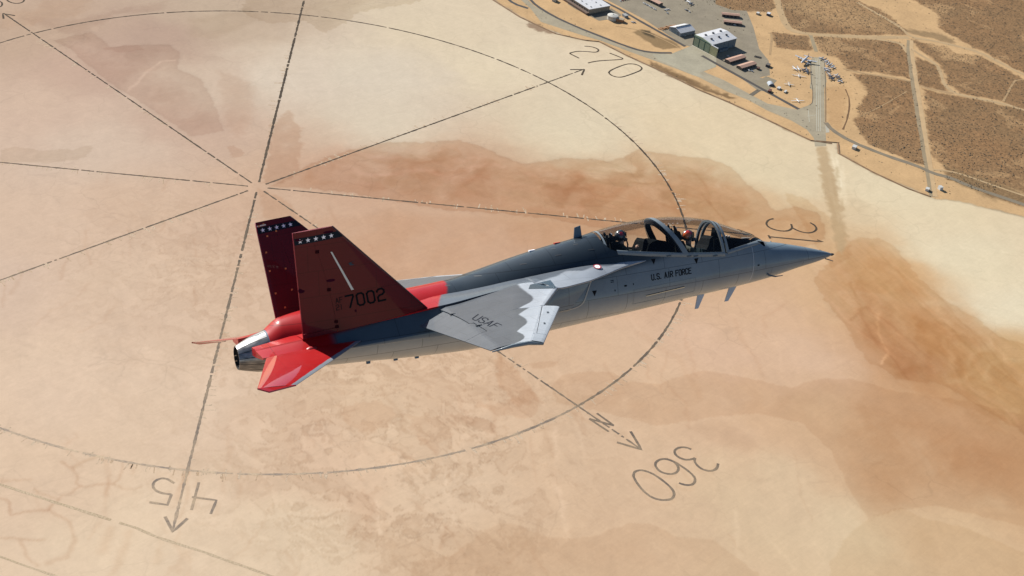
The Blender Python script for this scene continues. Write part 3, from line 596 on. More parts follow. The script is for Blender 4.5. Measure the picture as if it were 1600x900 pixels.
tag(mb.build('tyre_scour', M_tick, None, attr=True), 'short pale and dark tyre scours and drainage marks crossing the compass lines', 'scour marks', kind='stuff')

# ================================================================ roads, aprons, taxiways
def pave(name, poly, color, z, rough=.9, vary=.16, nscale=.03, fine=None):
    def ex(nt, tc, out, b):
        w = nd(nt, 'ShaderNodeTexNoise', i_Scale=.25, i_Detail=5., i_Roughness=.7); nt.links.new(tc.outputs['Object'], w.inputs['Vector'])
        mr = nd(nt, 'ShaderNodeMapRange'); mr.inputs[1].default_value = .3; mr.inputs[2].default_value = .7; mr.inputs[3].default_value = .9; mr.inputs[4].default_value = 1.08
        nt.links.new(w.outputs[0], mr.inputs[0]); s2 = nd(nt, 'ShaderNodeVectorMath', operation='SCALE'); nt.links.new(out, s2.inputs[0]); nt.links.new(mr.outputs[0], s2.inputs['Scale']); return s2.outputs[0]
    mb = MB(); mb.add([(p[0], p[1], z) for p in poly], [tuple(range(len(poly)))])
    m = mat(name+'_surface', color, rough, vary=vary, nscale=nscale, extra=ex, spec=.2)
    bm = bmesh.new(); o = mb.build(name, m, None, rec=False)
    bm.from_mesh(o.data); bmesh.ops.triangulate(bm, faces=bm.faces)
    for f_ in bm.faces:
        if f_.normal.z < 0: f_.normal_flip()
    bm.to_mesh(o.data); bm.free()
    return tag(o, kind='structure')
K = .62
pave('apron', M_(c5, [(470,-60),(1040,-60),(1040,20),(1120,48),(1190,52),(1222,130),(1250,235),(1296,292),(1302,362),(1250,372),(1330,392),(1290,440),(1245,436),(1120,345),(1000,275),(930,225),(890,218),(700,95),(520,0)]), lin(160, 149, 128, K), .05)
pave('apron', M_(c5, [(820,262),(850,250),(935,216),(1045,270),(1042,322),(962,350),(985,372),(930,362),(840,318),(770,292),(735,262)]), lin(186, 178, 154, K), .09)
pave('apron', M_(c5, [(330,0),(330,20),(360,40),(480,100),(560,90),(590,72),(540,40),(430,65)]), lin(146, 136, 118, K), .05)
taxi = M_(c8, [(150,-60),(240,0),(290,48),(440,135),(640,225),(850,312),(1050,392),(1260,440),(1440,452),(1500,470)])+M_(c5, [(905,300),(1000,352),(1080,385),(1200,450),(1290,498),(1430,527)])
taxi += M_(c7, [(170,450),(188,438),(190,385),(178,375),(182,345),(178,262),(192,244),(222,244),(238,258),(243,300),(250,345),(240,378),(242,520),(247,590),(248,622),(200,624),(195,588),(165,552),(100,514),(0,474)])
taxi += M_(c5, [(1440,590),(1290,532),(1200,482),(1100,442),(960,372),(770,300),(620,246),(490,196),(400,170),(300,138),(200,105),(150,40),(60,-40)])
pave('taxiway', taxi, lin(182, 170, 144, K), .07)
pave('taxiway_pad', M_(c7, [(243,522),(258,524),(262,564),(246,566)]), lin(196, 190, 172, K), .1)
_rz = [0]
def road(name, pts, w, color, z=.11, jit=.1, smooth=1, vary=.12):
    _rz[0] += 1; z = z+.0021*_rz[0]
    mb = MB(); strip(mb, smooth_line(pts, smooth) if smooth else pts, w, z, 14., jit, None, 0, 7)
    o = mb.build(name, mat(name+'_surface', color, .92, vary=vary, nscale=.05, spec=.2)); return tag(o, kind='structure')
asph = lin(92, 88, 84, K)
road('asphalt_road', M_(c8, [(262,-2),(300,40),(440,130),(640,222),(850,305),(1050,382),(1180,424),(1300,440),(1440,441)]), 6.5, asph, .13)
road('asphalt_road', M_(c8, [(60,-20),(120,30),(240,70)]), 7, lin(84, 84, 84, K), .12)
road('asphalt_road', M_(c8, [(770,-40),(1000,75),(1200,190),(1550,387)]), 6.5, asph, .13, smooth=0)
road('asphalt_road', M_(c5, [(975,268),(1050,310),(1250,420),(1440,525)]), 7.0, asph, .13, smooth=0)
road('asphalt_road', M_(c5, [(1210,458),(1250,432)]), 8, lin(120, 112, 98, K), .12, smooth=0)
dirt = lin(202, 172, 130, K); dirt2 = lin(190, 158, 116, K)
road('dirt_road', M_(c7, [(25,-80),(45,30),(80,118),(122,138),(250,152),(430,158),(600,160)]), 13, dirt, .09)
road('dirt_road', M_(c7, [(430,163),(540,178),(575,192),(594,225)]), 8, dirt, .095)
road('service_road', M_(c7, [(603,172),(600,210),(612,300),(640,480),(676,690),(702,838)]), 10, lin(168, 150, 120, K), .12)
road('dirt_road', M_(c7, [(612,172),(610,210),(624,300),(652,470),(688,690),(713,838)]), 7, lin(212, 180, 136, K), .125)
road('service_road', M_(c7, [(246,522),(270,552),(350,602),(500,662),(640,708),(700,738),(780,758),(850,790),(960,828),(1091,872),(1300,950)]), 9, lin(146, 134, 114, K), .135)
road('dirt_road', M_(c7, [(690,722),(770,728),(850,750),(960,790),(1091,834),(1300,900)]), 5, dirt, .1)
road('dirt_track', M_(c7, [(380,10),(460,55),(560,112),(610,160),(700,172),(800,195),(900,222),(1000,272),(1091,320),(1300,400)]), 8, dirt, .1, .3)
road('dirt_track', M_(c7, [(608,205),(640,228),(720,275),(735,310),(752,362),(790,395),(850,412),(1000,440),(1091,470),(1400,560)]), 7, dirt, .105, .25)
road('dirt_track', M_(c7, [(320,292),(400,312),(600,342),(660,372),(790,398)]), 6, dirt2, .1, .3)
road('dirt_track', M_(c7, [(1150,338),(1060,340),(1045,350),(1003,432)]), 4, dirt2, .1, .3)
road('dirt_track', M_(c7, [(385,500),(480,455),(590,390)]), 2.2, dirt2, .1, .4)
road('dirt_track', M_(c7, [(182,150),(192,180),(205,220)]), 7, lin(172, 156, 126, K), .1)
road('dirt_track', M_(c7, [(330,380),(350,430),(340,500),(320,552)]), 3, lin(130, 100, 70, K), .1, .4)
road('dirt_track', M_(c7, [(0,140),(18,145),(8,235)]), 4, dirt2, .1)
road('dirt_track', M_(c5, [(560,125),(700,150),(820,205),(880,240)]), 3, dirt2, .1, .4)
for pts, wd in [(M_(c7, [(182,262),(184,350),(190,372),(191,436),(178,448)]), 1.2), (M_(c7, [(241,262),(246,380),(246,520)]), 1.2)]:
    road('kerb_line', pts, wd, lin(118, 108, 92, K), .12)
mb = MB()
for dx in (-8, 0, 8): strip(mb, M_(c7, [(212+dx, 250), (216+dx, 560)]), .9, .13, 20, .1)
strip(mb, M_(c7, [(165,495),(205,490)]), .9, .135, 20); strip(mb, M_(c7, [(172,470),(176,520)]), .9, .14, 20)
tag(mb.build('taxi_line', mat('faded_paint', lin(204, 200, 180, K), .9)), kind='structure')
# low earth bank along the shore
for pts in [M_(c5, [(-60,-20),(100,82),(270,162),(420,195),(480,200),(620,270),(800,352),(960,432),(1100,490),(1300,582),(1500,676),(1600,690)]), M_(c7, [(205,600),(298,608),(303,655),(450,735),(600,805),(692,838)])]:
    mb = MB(); P = densify(pts, 9); r = random.Random(3); n = len(P); vs = []
    for i, p in enumerate(P):
        t = P[min(i+1, n-1)]-P[max(i-1, 0)]; t = t/(np.linalg.norm(t)+1e-9); q = np.array([-t[1], t[0]]); h = .5+r.random()*.8
        for o_, z_ in ((-2.4, -.1), (-.5, h), (.6, h*.9), (2.6, -.1)): vs.append((*(p+q*o_), z_))
    mb.add(vs, [(4*i+k, 4*i+k+1, 4*i+5+k, 4*i+4+k) for i in range(n-1) for k in range(3)])
    tag(mb.build('shore_bank', mat('bank_earth', lin(150, 118, 84, K), .95, vary=.3, nscale=.1)), kind='structure')

# ================================================================ buildings
def gable(mb_w, mb_r, L, W, h, rise, over=.6, arch=False):
    """walls and roof of a hall: length L along x, width W along y, floor centre at the origin"""
    n = 8 if arch else 2
    prof = [(-W/2+W*k/n, h+(rise*math.sin(math.pi*k/n) if arch else rise*(1-abs(2*k/n-1)))) for k in range(n+1)]
    for sx in (-1, 1):
        vs = [(sx*L/2, -W/2, 0), (sx*L/2, W/2, 0)]+[(sx*L/2, y, z) for y, z in prof[::-1]]
        mb_w.add(vs, [tuple(range(len(vs)))])
    for sy in (-1, 1): mb_w.add([(-L/2, sy*W/2, 0), (L/2, sy*W/2, 0), (L/2, sy*W/2, h), (-L/2, sy*W/2, h)], [(0, 1, 2, 3)])
    y0, y1 = -W/2-over, W/2+over
    pr = [(y0 if k == 0 else y1 if k == n else p[0], p[1]-(rise*over/W*2*(0 if arch else 1) if k in (0, n) else 0)+.25) for k, p in enumerate(prof)]
    top = [[(sx*(L/2+over), y, z) for y, z in pr] for sx in (-1, 1)]; bot = [[(sx*(L/2+over), y, z-.22) for y, z in pr] for sx in (-1, 1)]
    for a, b in ((top, 0), (bot, 1)): mb_r.grid(a)
    k = len(pr)
    for s_ in (0, 1): mb_r.grid([top[s_], bot[s_]])
    mb_r.grid([[top[0][0], top[1][0]], [bot[0][0], bot[1][0]]]); mb_r.grid([[top[0][-1], top[1][-1]], [bot[0][-1], bot[1][-1]]])
Mw = {}
def bm_(name, c, **k):
    if name not in Mw: Mw[name] = mat(name, lin(*c, K), k.pop('rough', .75), nscale=k.pop('nscale', .25), **k)
    return Mw[name]
def put(e, p, q=None, z=0):
    e.location = (p[0], p[1], z)
    if q is not None: e.rotation_euler[2] = math.atan2(q[1]-p[1], q[0]-p[0])
def bx(name, lo, hi, m, parent): mb = MB(); mb.box(lo, hi); return mb.build(name, m, parent)
# hangar: local x along the front from left to right, y into the building
H = empty('hangar'); tag(H, 'big green fronted aircraft hangar with white roof and dark roof vents beside the concrete apron', 'hangar')
hf, hr = np.array([-945.7, 41.4]), np.array([-941.3, 81.5]); put(H, hf, hr)
Wd = float(np.linalg.norm(hr-hf)); Dp = 65.
gr = bm_('hangar_green', (186, 198, 166)); gd = bm_('hangar_trim_green', (52, 92, 84)); gw = bm_('hangar_side_grey', (124, 134, 140)); rw = bm_('white_metal_roof', (236, 236, 236), rough=.45)  # front green paled to stand in for sunlight on the facade
mb = MB(); mb.box((0, -Dp, 0), (Wd, 0, 16)); hw = mb.build('wall', gw, H)
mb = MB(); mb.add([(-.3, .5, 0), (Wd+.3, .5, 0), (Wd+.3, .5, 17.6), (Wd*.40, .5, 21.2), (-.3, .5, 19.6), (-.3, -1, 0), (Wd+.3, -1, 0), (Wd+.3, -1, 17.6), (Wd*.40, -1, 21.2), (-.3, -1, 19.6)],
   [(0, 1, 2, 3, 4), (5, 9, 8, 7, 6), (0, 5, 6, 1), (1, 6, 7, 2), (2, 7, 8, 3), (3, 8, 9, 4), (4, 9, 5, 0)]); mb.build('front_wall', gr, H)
mb = MB(); mb.add([(-.8, -Dp-.6, 19), (Wd*.4, -Dp-.6, 20.8), (Wd+.8, -Dp-.6, 16.7), (-.8, -1.05, 19), (Wd*.4, -1.05, 20.8), (Wd+.8, -1.05, 16.7),
                   (-.8, -Dp-.6, 18.4), (Wd*.4, -Dp-.6, 20.2), (Wd+.8, -Dp-.6, 16.1), (-.8, -1.05, 18.4), (Wd*.4, -1.05, 20.2), (Wd+.8, -1.05, 16.1)],
   [(0, 1, 4, 3), (1, 2, 5, 4), (6, 9, 10, 7), (7, 10, 11, 8), (0, 3, 9, 6), (2, 8, 11, 5), (0, 6, 7, 1), (1, 7, 8, 2), (3, 4, 10, 9), (4, 5, 11, 10)]); roof = mb.build('roof', rw, H)
mb = MB(); mb.box((-.1, -Dp, 16), (Wd, -1.1, 16.1)); mb.add([(0, -Dp, 16), (0, -1.1, 16), (0, -1.1, 18.5), (0, -Dp, 18.5), (0, -Dp, 16), (Wd, -Dp, 16), (Wd, -Dp, 16.3), (Wd*.4, -Dp, 20.1), (0, -Dp, 18.4)], [(0, 1, 2, 3), (4, 5, 6, 7, 8)]); mb.build('gable_wall', gw, H)
for k in range(3):
    for j in range(2):
        x = Wd*(.30+.36*j); y = -14-19*k; zz = 20.8-(abs(x-Wd*.4)*(.11 if x < Wd*.4 else .17))
        mb = MB(); mb.lathe([(1.9, 0), (1.9, 1.6), (2.4, 1.7), (2.0, 2.5), (.05, 2.9)], 10, org=(x, y, zz-.6)); mb.build('roof_vent', bm_('dark_vent', (60, 66, 76)), roof)
for k in range(3):
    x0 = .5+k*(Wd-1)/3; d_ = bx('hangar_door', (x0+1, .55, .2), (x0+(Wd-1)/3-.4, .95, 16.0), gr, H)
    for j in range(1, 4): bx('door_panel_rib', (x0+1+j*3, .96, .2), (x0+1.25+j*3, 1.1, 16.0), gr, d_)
for k in range(4): bx('door_frame', (.2+k*(Wd-1.2)/3, .5, 0), (1.25+k*(Wd-1.2)/3, 1.5, 16.5), gd, H)
bx('door_header', (0, .5, 16.6), (Wd, 1.4, 17.4), gd, H); bx('door_track', (0, 1.6, .05), (Wd+16, 3.4, .3), bm_('pale_concrete', (214, 206, 186)), H)
bx('door_pocket_wall', (Wd-1, -.6, 0), (Wd+16.5, 1.4, 17.0), bm_('pocket_yellow_green', (214, 208, 160)), H)
bx('lean_to', (Wd, -42, 0), (Wd+5, -20, 4.5), gw, H); bx('pocket_cap', (Wd-1.2, -.8, 17), (Wd+16.7, 1.6, 17.4), rw, H)
for k in range(5): bx('wall_seam', (Wd, -Dp+6+k*12, .5), (Wd+.25, -Dp+6.5+k*12, 15.8), gw, hw)
for o_h in H.children_recursive:
    if o_h.type == 'MESH':
        for v_ in o_h.data.vertices: v_.co.y = -v_.co.y
        o_h.data.flip_normals()
# white hall with an angled roof
Q = empty('storage_hall'); a, b = np.array([-955.5, -8.]), np.array([-990., -2.]); put(Q, (a+b)/2, b); tag(Q, 'smaller white roofed hall with grey walls standing left of the green hangar', 'hall')
w_, r_ = MB(), MB(); gable(w_, r_, 35, 30, 7, 5, .6); w_.build('wall', bm_('hall_grey', (150, 156, 160)), Q); rf = r_.build('roof', rw, Q)
bx('roof_ridge', (-17, -.9, 12.2), (17, .9, 12.9), bm_('ridge_grey', (120, 126, 130)), rf); bx('hall_door', (-17.9, -8, 0), (-17.55, 8, 7.5), bm_('door_blue_grey', (110, 126, 136)), Q)
bx('annex', (-6, 15, 0), (3, 19, 3.2), rw, Q)
# office block at the top edge
O = empty('office_building'); a, b = np.array([-884.9, -151.9]), np.array([-898.4, -218.9]); put(O, a, b); tag(O, 'long low building with bright white flat roof at the top edge of the photo', 'building')
bx('wall', (0, -48, 0), (72, 0, 9), bm_('tan_wall', (176, 160, 138)), O); rf = bx('roof', (-.8, -48.8, 9), (73, .8, 9.8), rw, O)
for k in range(9): bx('window', (4+k*7.6, 0, 3), (8+k*7.6, .2, 6), bm_('dark_glass', (52, 60, 70), rough=.2), O)
for k in range(10): bx('roof_unit', (6+k % 5*14, -10-22*(k//5), 9.8), (8.5+k % 5*14, -8-22*(k//5), 11), bm_('unit_grey', (176, 178, 176)), rf)
bx('veranda', (-2, .3, 0), (74, 7, 3.6), bm_('veranda_brown', (120, 96, 80)), O)
# water tank
T = empty('water_tank', (*c8(942, 160), 0)); tag(T, 'round white water tank beside the small orange pump house', 'tank')
mb = MB(); mb.lathe([(.05, 0), (9.6, 0), (9.6, 7.5)], 32); mb.build('shell', bm_('tank_white', (226, 222, 210), rough=.5), T, smooth=.6)
mb = MB(); mb.lathe([(9.6, 7.5), (10, 7.6), (9.9, 8), (6, 9.2), (1, 9.9), (.05, 9.95)], 32); mb.build('roof', bm_('tank_white', (226, 222, 210)), T, smooth=.6)
mb = MB(); mb.lathe([(9.75, 5.2), (9.75, 5.5)], 32); mb.build('band', bm_('band_rust', (150, 118, 92)), T)
mb = MB(); mb.lathe([(.8, 9.9), (.8, 10.8), (.05, 10.9)], 10); mb.build('hatch', bm_('unit_grey', (176, 178, 176)), T)
PH = empty('pump_house'); put(PH, c8(1000, 175), c8(1045, 185)); tag(PH, 'small orange walled pump house right of the round water tank', 'building')
w_, r_ = MB(), MB(); gable(w_, r_, 16, 9, 5, 1.2, .3); w_.build('wall', bm_('orange_wall', (198, 140, 96)), PH); r_.build('roof', bm_('roof_beige', (196, 178, 150)), PH); bx('door', (7.9, -1, 0), (8.2, 1, 2.6), bm_('dark_glass', (52, 60, 70)), PH)
SU = empty('switch_house'); put(SU, c8(1048, 140), c8(1075, 160)); tag(SU, 'grey box shaped switch house behind the orange pump house', 'building')
bx('wall', (-5, -3.5, 0), (5, 3.5, 4), bm_('hall_grey', (150, 156, 160)), SU); bx('roof', (-5.3, -3.8, 4), (5.3, 3.8, 4.5), bm_('unit_grey', (176, 178, 176)), SU)
# pink-roofed sheds
pinkr = bm_('faded_pink_roof', (206, 164, 140)); 
def shed(l0, l1, W, h, rise, label, group='pink roofed sheds on the apron', name='shed'):
    e = empty(name); l0, l1 = np.array(l0), np.array(l1); L = float(np.linalg.norm(l1-l0)); put(e, (l0+l1)/2, l1); tag(e, label, 'shed', group)
    w_, r_ = MB(), MB(); gable(w_, r_, L, W, h, rise, .5); w_.build('wall', bm_('shed_wall', (128, 112, 100)), e); r_.build('roof', pinkr, e)
    for sy in (-1, 1):
        for k in range(int(L//7)): bx('shed_door', (-L/2+2+k*7, sy*W/2-.12, 0), (-L/2+6+k*7, sy*W/2+.12, h*.8), bm_('shed_door_dark', (70, 66, 66)), e)
    return e
shed(c6(462, 128), c6(606, 142), 10, 4.5, 1.4, 'farther of the two long pink roofed sheds at the back of the apron')
shed(c6(478, 188), c6(625, 205), 10, 4.5, 1.4, 'nearer of the two long pink roofed sheds at the back of the apron')
shed(c6(508, 520), c6(640, 480), 12, 4.5, 1.6, 'pink roofed shed nearest the hangar shadow')
shed(c6(605, 572), c6(728, 535), 12, 4.5, 1.6, 'pink roofed shed just beyond the one in the hangar shadow, with white vehicle beside it')
shed(c8(1180, -30), c8(1345, 50), 11, 5, 1.4, 'long pink roofed shed behind the row of white cars at the top edge')
def small_box(name, p, dims, c, label, cat, rc=None, rot=.3):
    e = empty(name, (*p, 0), rot); tag(e, label, cat); x, y, z = dims
    bx('body', (-x/2, -y/2, .0), (x/2, y/2, z), bm_('c_%d_%d_%d' % c, c), e); bx('roof', (-x/2-.2, -y/2-.2, z), (x/2+.2, y/2+.2, z+.3), bm_('c_%d_%d_%d' % (rc or (220, 220, 214)), rc or (220, 220, 214)), e)
    bx('door', (-x/8, y/2, 0), (x/8, y/2+.08, z*.75), bm_('dark_glass', (52, 60, 70)), e); return e
small_box('equipment_hut', c6(845, 548), (9, 6, 4), (70, 72, 80), 'dark equipment hut at the right corner of the apron', 'hut', (110, 104, 96))
small_box('storage_container', c6(860, 758), (9, 4, 3), (96, 56, 44), 'dark red storage container beside the diagonal asphalt road end', 'container', (120, 70, 56))
small_box('storage_container', c6(765, 572), (7, 4, 3), (90, 62, 48), 'brown storage container right of the pink roofed sheds', 'container', (104, 70, 54))
small_box('guard_hut', c6(762, 117), (7, 5, 3), (206, 196, 178), 'small cream hut in the sandy yard behind the apron', 'hut')
small_box('equipment_hut', c6(850, 125), (8, 6, 4), (80, 86, 110), 'blue grey hut casting a dark shadow in the sandy yard', 'hut', (230, 232, 236))
small_box('equipment_hut', c6(935, 735), (8, 5, 2.5), (220, 216, 208), 'low white hut between the dome and the runway stub', 'hut')
small_box('equipment_hut', c6(990, 762), (9, 3, 2), (190, 186, 176), 'thin grey hut lying beside the low white hut', 'hut')
small_box('range_hut', c7(367, 632), (9, 6, 4), (226, 226, 222), 'white hut alone on the sandy strip below the service road', 'hut')
small_box('range_hut', c7(678, 811), (7, 5, 3.5), (230, 230, 226), 'white hut left of the service road end at the shore', 'hut')
small_box('range_hut', c7(733, 807), (6, 5, 5), (226, 228, 228), 'white hut right of the service road end at the shore', 'hut', rot=1.1)
small_box('gate_house', c8(462, 8), (9, 8, 5), (214, 206, 194), 'little white gate house left of the white flat roof building', 'hut')
small_box('equipment_hut', c6(630, 472), (5, 3, 2.5), (70, 68, 66), 'tiny dark hut at the edge of the hangar shadow', 'hut', (90, 86, 80))
# white dome shelter
D = empty('dome_shelter', (*c6(868, 700), 0), .9); tag(D, 'pale arched shelter on its own square pad below the apron', 'shelter')
mb = MB(); P = [[(x, 5*math.cos(a), 5.2*math.sin(a)*(1-.18*(abs(x)/6)**3)) for a in np.linspace(0, math.pi, 11)] for x in np.linspace(-6, 6, 7)]; mb.grid(P); mb.build('shell', bm_('dome_grey', (190, 198, 206)), D, smooth=True)
mb = MB(); mb.add([(6, 5*math.cos(a), 5.2*math.sin(a)*.82) for a in np.linspace(0, math.pi, 11)], [tuple(range(11))]); mb.build('end_wall', bm_('dome_dark', (80, 90, 104)), D)
pave('pad', M_(c6, [(740,690),(830,630),(920,665),(860,735),(780,745)]), lin(160, 148, 124, K), .1)
# stacked timber beside the hall
mb = MB(); r = random.Random(4)
for k in range(16): c_ = c8(1345+k*9, 245-k*2); an = r.uniform(-.5, .3); MM = Matrix.Translation((*c_, 0)) @ Matrix.Rotation(an-.9, 4, 'Z'); mb.box((-5, -1, 0), (5, 1, r.uniform(.8, 2.6)), M=MM)
tag(mb.build('timber_stack', bm_('timber', (196, 146, 100))), 'untidy stack of orange brown timber left of the white roofed hall', 'stack')

# ================================================================ cars
def make_car(c, glass=(40, 46, 54)):
    e = empty('parked_car'); m = bm_('car_%d_%d_%d' % c, c, rough=.3, coat=.5)
    mb = MB(); prof = [(-2.3, .35), (-2.3, .85), (-1.5, .95), (-1.0, 1.45), (.6, 1.5), (1.3, .98), (2.2, .85), (2.3, .4)]
    n = len(prof)
    for sgn, w in ((-1, .9), (1, .9)): mb.add([(x, sgn*w*(1 if z < 1 else .82), z) for x, z in prof], [tuple(range(n))])
    mb.grid([[(x, s_*.9*(1 if z < 1 else .82), z) for s_ in (-1, 1)] for x, z in prof+[prof[0]]]); b = mb.build('body', m, e)
    mb = MB()
    for sgn in (-1, 1): mb.add([(-1.3, sgn*.87, 1.0), (1.1, sgn*.87, 1.0), (.55, sgn*.77, 1.42), (-.95, sgn*.77, 1.42)], [(0, 1, 2, 3)])
    mb.add([(1.32, -.7, 1.0), (1.32, .7, 1.0), (.68, .66, 1.47), (.68, -.66, 1.47)], [(0, 1, 2, 3)]); mb.build('window', bm_('dark_glass', glass), e)
    for x in (-1.4, 1.4):
        for s_ in (-1, 1): w = MB(); w.lathe([(.02, -.1), (.34, -.1), (.34, .12), (.02, .12)], 12); o = w.build('wheel', bm_('tyre', (30, 30, 32)), e); o.rotation_euler = (math.pi/2, 0, 0); o.location = (x, s_*.85, .34)
    return e
cars = {}
spots = []
for k in range(9): spots.append((c8(1203+k*12, 28+k*6.6), 'w', ['leftmost white', 'second white', 'third white', 'fourth white', 'middle white', 'fourth from right white', 'third from right white', 'second from right white', 'rightmost white'][k]+' car in the row before the long pink roofed shed', 'white cars in a row before the pink roofed shed'))
spots += [(c8(1383, 88), 'w', 'white car just right of the car row, nearest to the shed end', None), (c8(1412, 82), 'w', 'white car alone above the dark van on the apron', None), (c8(1402, 112), 's', 'pale silver car below the two white cars on the apron', None),
          (c8(1108, 188), 'w', 'white car parked left of its twin by the pump house', None), (c8(1126, 190), 's', 'silver car parked right of its twin by the pump house', None)]
for k in range(5): spots.append((c8(1010+k*17, 10-k*4), 'wrds'[k % 4], ['leftmost white', 'red', 'silver', 'dark', 'rightmost white'][k]+' car of the five by the apron road at the top edge', 'cars by the apron road at the top edge'))
for k in range(3): spots.append((c6(168+k*14, 85+k*7), 'sdw'[k], ['silver car left in the line of three on the open apron', 'dark car in the middle of the line of three on the open apron', 'white car right in the line of three on the open apron'][k], None))
spots += [(c6(8, 82), 'w', 'white car at the left end of the top apron row', None), (c6(515, 468), 'w', 'white car parked against the hangar shadow edge', None), (c6(570, 210), 'w', 'white car at the side of the nearer back shed', None),
          (c6(688, 585), 'w', 'white car with a twin beside the last pink roofed shed', None), (c6(715, 592), 's', 'silver car right of the white one beside the last pink roofed shed', None),
          (c6(150, 298), 'w', 'white car at the side of the small white hall', None), (c6(625, 468), 'd', 'dark car above the pink roofed sheds', None)]
for k, (p, c, lab, grp) in enumerate(spots):
    if c not in cars: cars[c] = e = make_car({'w': (236, 236, 232), 's': (176, 180, 184), 'r': (130, 40, 36), 'd': (46, 50, 58)}[c])
    else: e = copy_tree(cars[c])
    e.location = (*p, .12); e.rotation_euler = (0, 0, 1.1+(k*37 % 7)*.12); tag(e, lab, 'car', grp)
    e.scale = (1.25, 1.25, 1.25)

# ================================================================ parked aircraft
def make_plane(L, span, sweep, engines, c, name='parked_aircraft'):
    e = empty(name); m = bm_('plane_%d_%d_%d' % c, c, rough=.4); R = L*.052
    mb = MB(); prof = [(.02, 0), (.55, .04), (1, .14), (1, .62), (.7, .82), (.25, 1)]
    rings = [[(L*(.5-t), R*r*math.cos(a), 1.9*L/15+R*r*math.sin(a)) for a in np.linspace(0, 2*math.pi, 11)[:-1]] for r, t in prof]; mb.grid(rings, closed_v=True); mb.build('fuselage', m, e, smooth=True)
    z = 1.7*L/15
    for s_ in (-1, 1):
        mb = MB(); rc, tc = L*.17, L*.08; x0 = L*.10; xs = x0-sweep*span/2
        mb.prism([(x0, s_*R*.6), (x0-rc, s_*R*.6), (xs-tc, s_*span/2), (xs, s_*span/2)], z-.1, z+.12); w = mb.build('wing', m, e)
        mb = MB(); mb.prism([(-L*.38, s_*.1), (-L*.47, s_*.1), (-L*.48, s_*span*.19), (-L*.42, s_*span*.19)], z+.25, z+.4); mb.build('tailplane', m, e)
        for q in range(engines//2):
            mb = MB(); yy = s_*span*(.16+.13*q); xe = x0-sweep*abs(yy)+L*.03; mb.lathe([(.3*R, 0), (.55*R, -.02*L), (.5*R, -.1*L), (.2*R, -.13*L)], 10, org=(xe, yy, z-.35*R), axis='x'); mb.build('engine', bm_('engine_dark', (96, 98, 104)), e)
    mb = MB(); v = [(-L*.36, z+R*.8), (-L*.47, z+R*.6), (-L*.50, z+R*.8+L*.13), (-L*.44, z+R*.8+L*.13)]
    mb.add([(x, -.1, h) for x, h in v]+[(x, .1, h) for x, h in v], [(0, 1, 2, 3), (4, 7, 6, 5), (0, 4, 5, 1), (1, 5, 6, 2), (2, 6, 7, 3), (3, 7, 4, 0)]); mb.build('tail_fin', m, e)
    mb = MB(); mb.lathe([(.02, 0), (.45*R, -.05*L), (.5*R, -.12*L), (.05, -.2*L)], 8, org=(L*.42, 0, z+R*.75), axis='x'); mb.build('canopy', bm_('dark_glass', (52, 60, 70)), e)
    for (x, y) in ((L*.3, 0), (-.02*L, R), (-.02*L, -R)): mb = MB(); mb.tube([(x, y, 0), (x, y, z)], .15, 6); mb.build('landing_gear', bm_('tyre', (30, 30, 32)), e)
    return e
protos = {}
def park(kind, f, tail, nose, label, group=None):
    spec = {'jetw': (16, 11, .35, 0, (214, 218, 222)), 'jetd': (16, 11, .5, 0, (104, 112, 126)), 'prop': (14, 17, 0, 2, (226, 226, 220)), 'big': (38, 40, .45, 4, (206, 210, 216)), 'glide': (13, 24, .02, 0, (236, 236, 232))}[kind]
    if kind not in protos: protos[kind] = e = make_plane(*spec)
    else: e = copy_tree(protos[kind])
    a, b = np.array(f(*tail)), np.array(f(*nose)); put(e, (a+b)/2, b, .1); tag(e, label, 'aircraft', group); return e
g1 = 'parked aircraft left of the taxiway stub'; g2 = 'parked aircraft right of the taxiway stub'
park('big', c6, (1188, 472), (1105, 552), 'largest parked aircraft, with swept wings, at the top left of the taxiway stub')
park('jetw', c6, (1050, 560), (1085, 590), 'leftmost white jet of the clump left of the stub', g1); park('jetw', c6, (1088, 560), (1105, 590), 'white jet second from the left in the clump left of the stub', g1)
park('jetd', c6, (1128, 590), (1160, 575), 'dark jet in the middle of the clump left of the stub', g1); park('jetd', c6, (1170, 600), (1160, 560), 'dark jet nearest the taxiway stub in the left clump', g1); park('jetd', c6, (1185, 608), (1150, 600), 'lowest dark jet of the left clump, touching the stub', g1)
park('jetw', c6, (1165, 545), (1180, 515), 'white jet tucked under the wing of the largest parked aircraft', g1)
park('glide', c6, (1098, 610), (1104, 655), 'white aircraft alone just below the left clump')
park('prop', c6, (1012, 672), (1026, 735), 'white twin engined aircraft parked in the middle of the sandy lot')
park('glide', c6, (1072, 818), (1108, 858), 'white long winged aircraft nearest the taxiway bend')
rts = [((1278, 492), (1300, 483)), ((1300, 505), (1328, 492)), ((1318, 522), (1345, 505)), ((1330, 545), (1352, 522)), ((1350, 548), (1375, 532)), ((1368, 570), (1395, 552)), ((1315, 578), (1345, 570)), ((1325, 592), (1352, 582)),
       ((1340, 612), (1362, 632)), ((1352, 645), (1382, 632)), ((1400, 640), (1425, 618)), ((1412, 655), (1440, 640)), ((1430, 682), (1458, 672)), ((1360, 660), (1392, 655))]
ordn = ['topmost', 'second from top', 'third from top', 'fourth from top', 'fifth from top', 'sixth from top', 'left inner upper', 'left inner lower', 'dark left', 'dark central', 'upper right', 'middle right', 'lowest right', 'lowest dark']
for k, (a, b) in enumerate(rts): park('jetd' if k in (1, 8, 9, 11, 13) else 'jetw', c6, a, b, ordn[k]+' jet of the crowd parked right of the taxiway stub', g2)
park('jetw', c6, (175, 10), (200, 30), 'pale jet at the top edge above the apron'); park('jetd', c6, (195, 45), (225, 30), 'dark jet just below the pale one at the top edge')
park('jetd', c6, (150, 0), (172, -12), 'dark jet cut by the top edge of the photo')
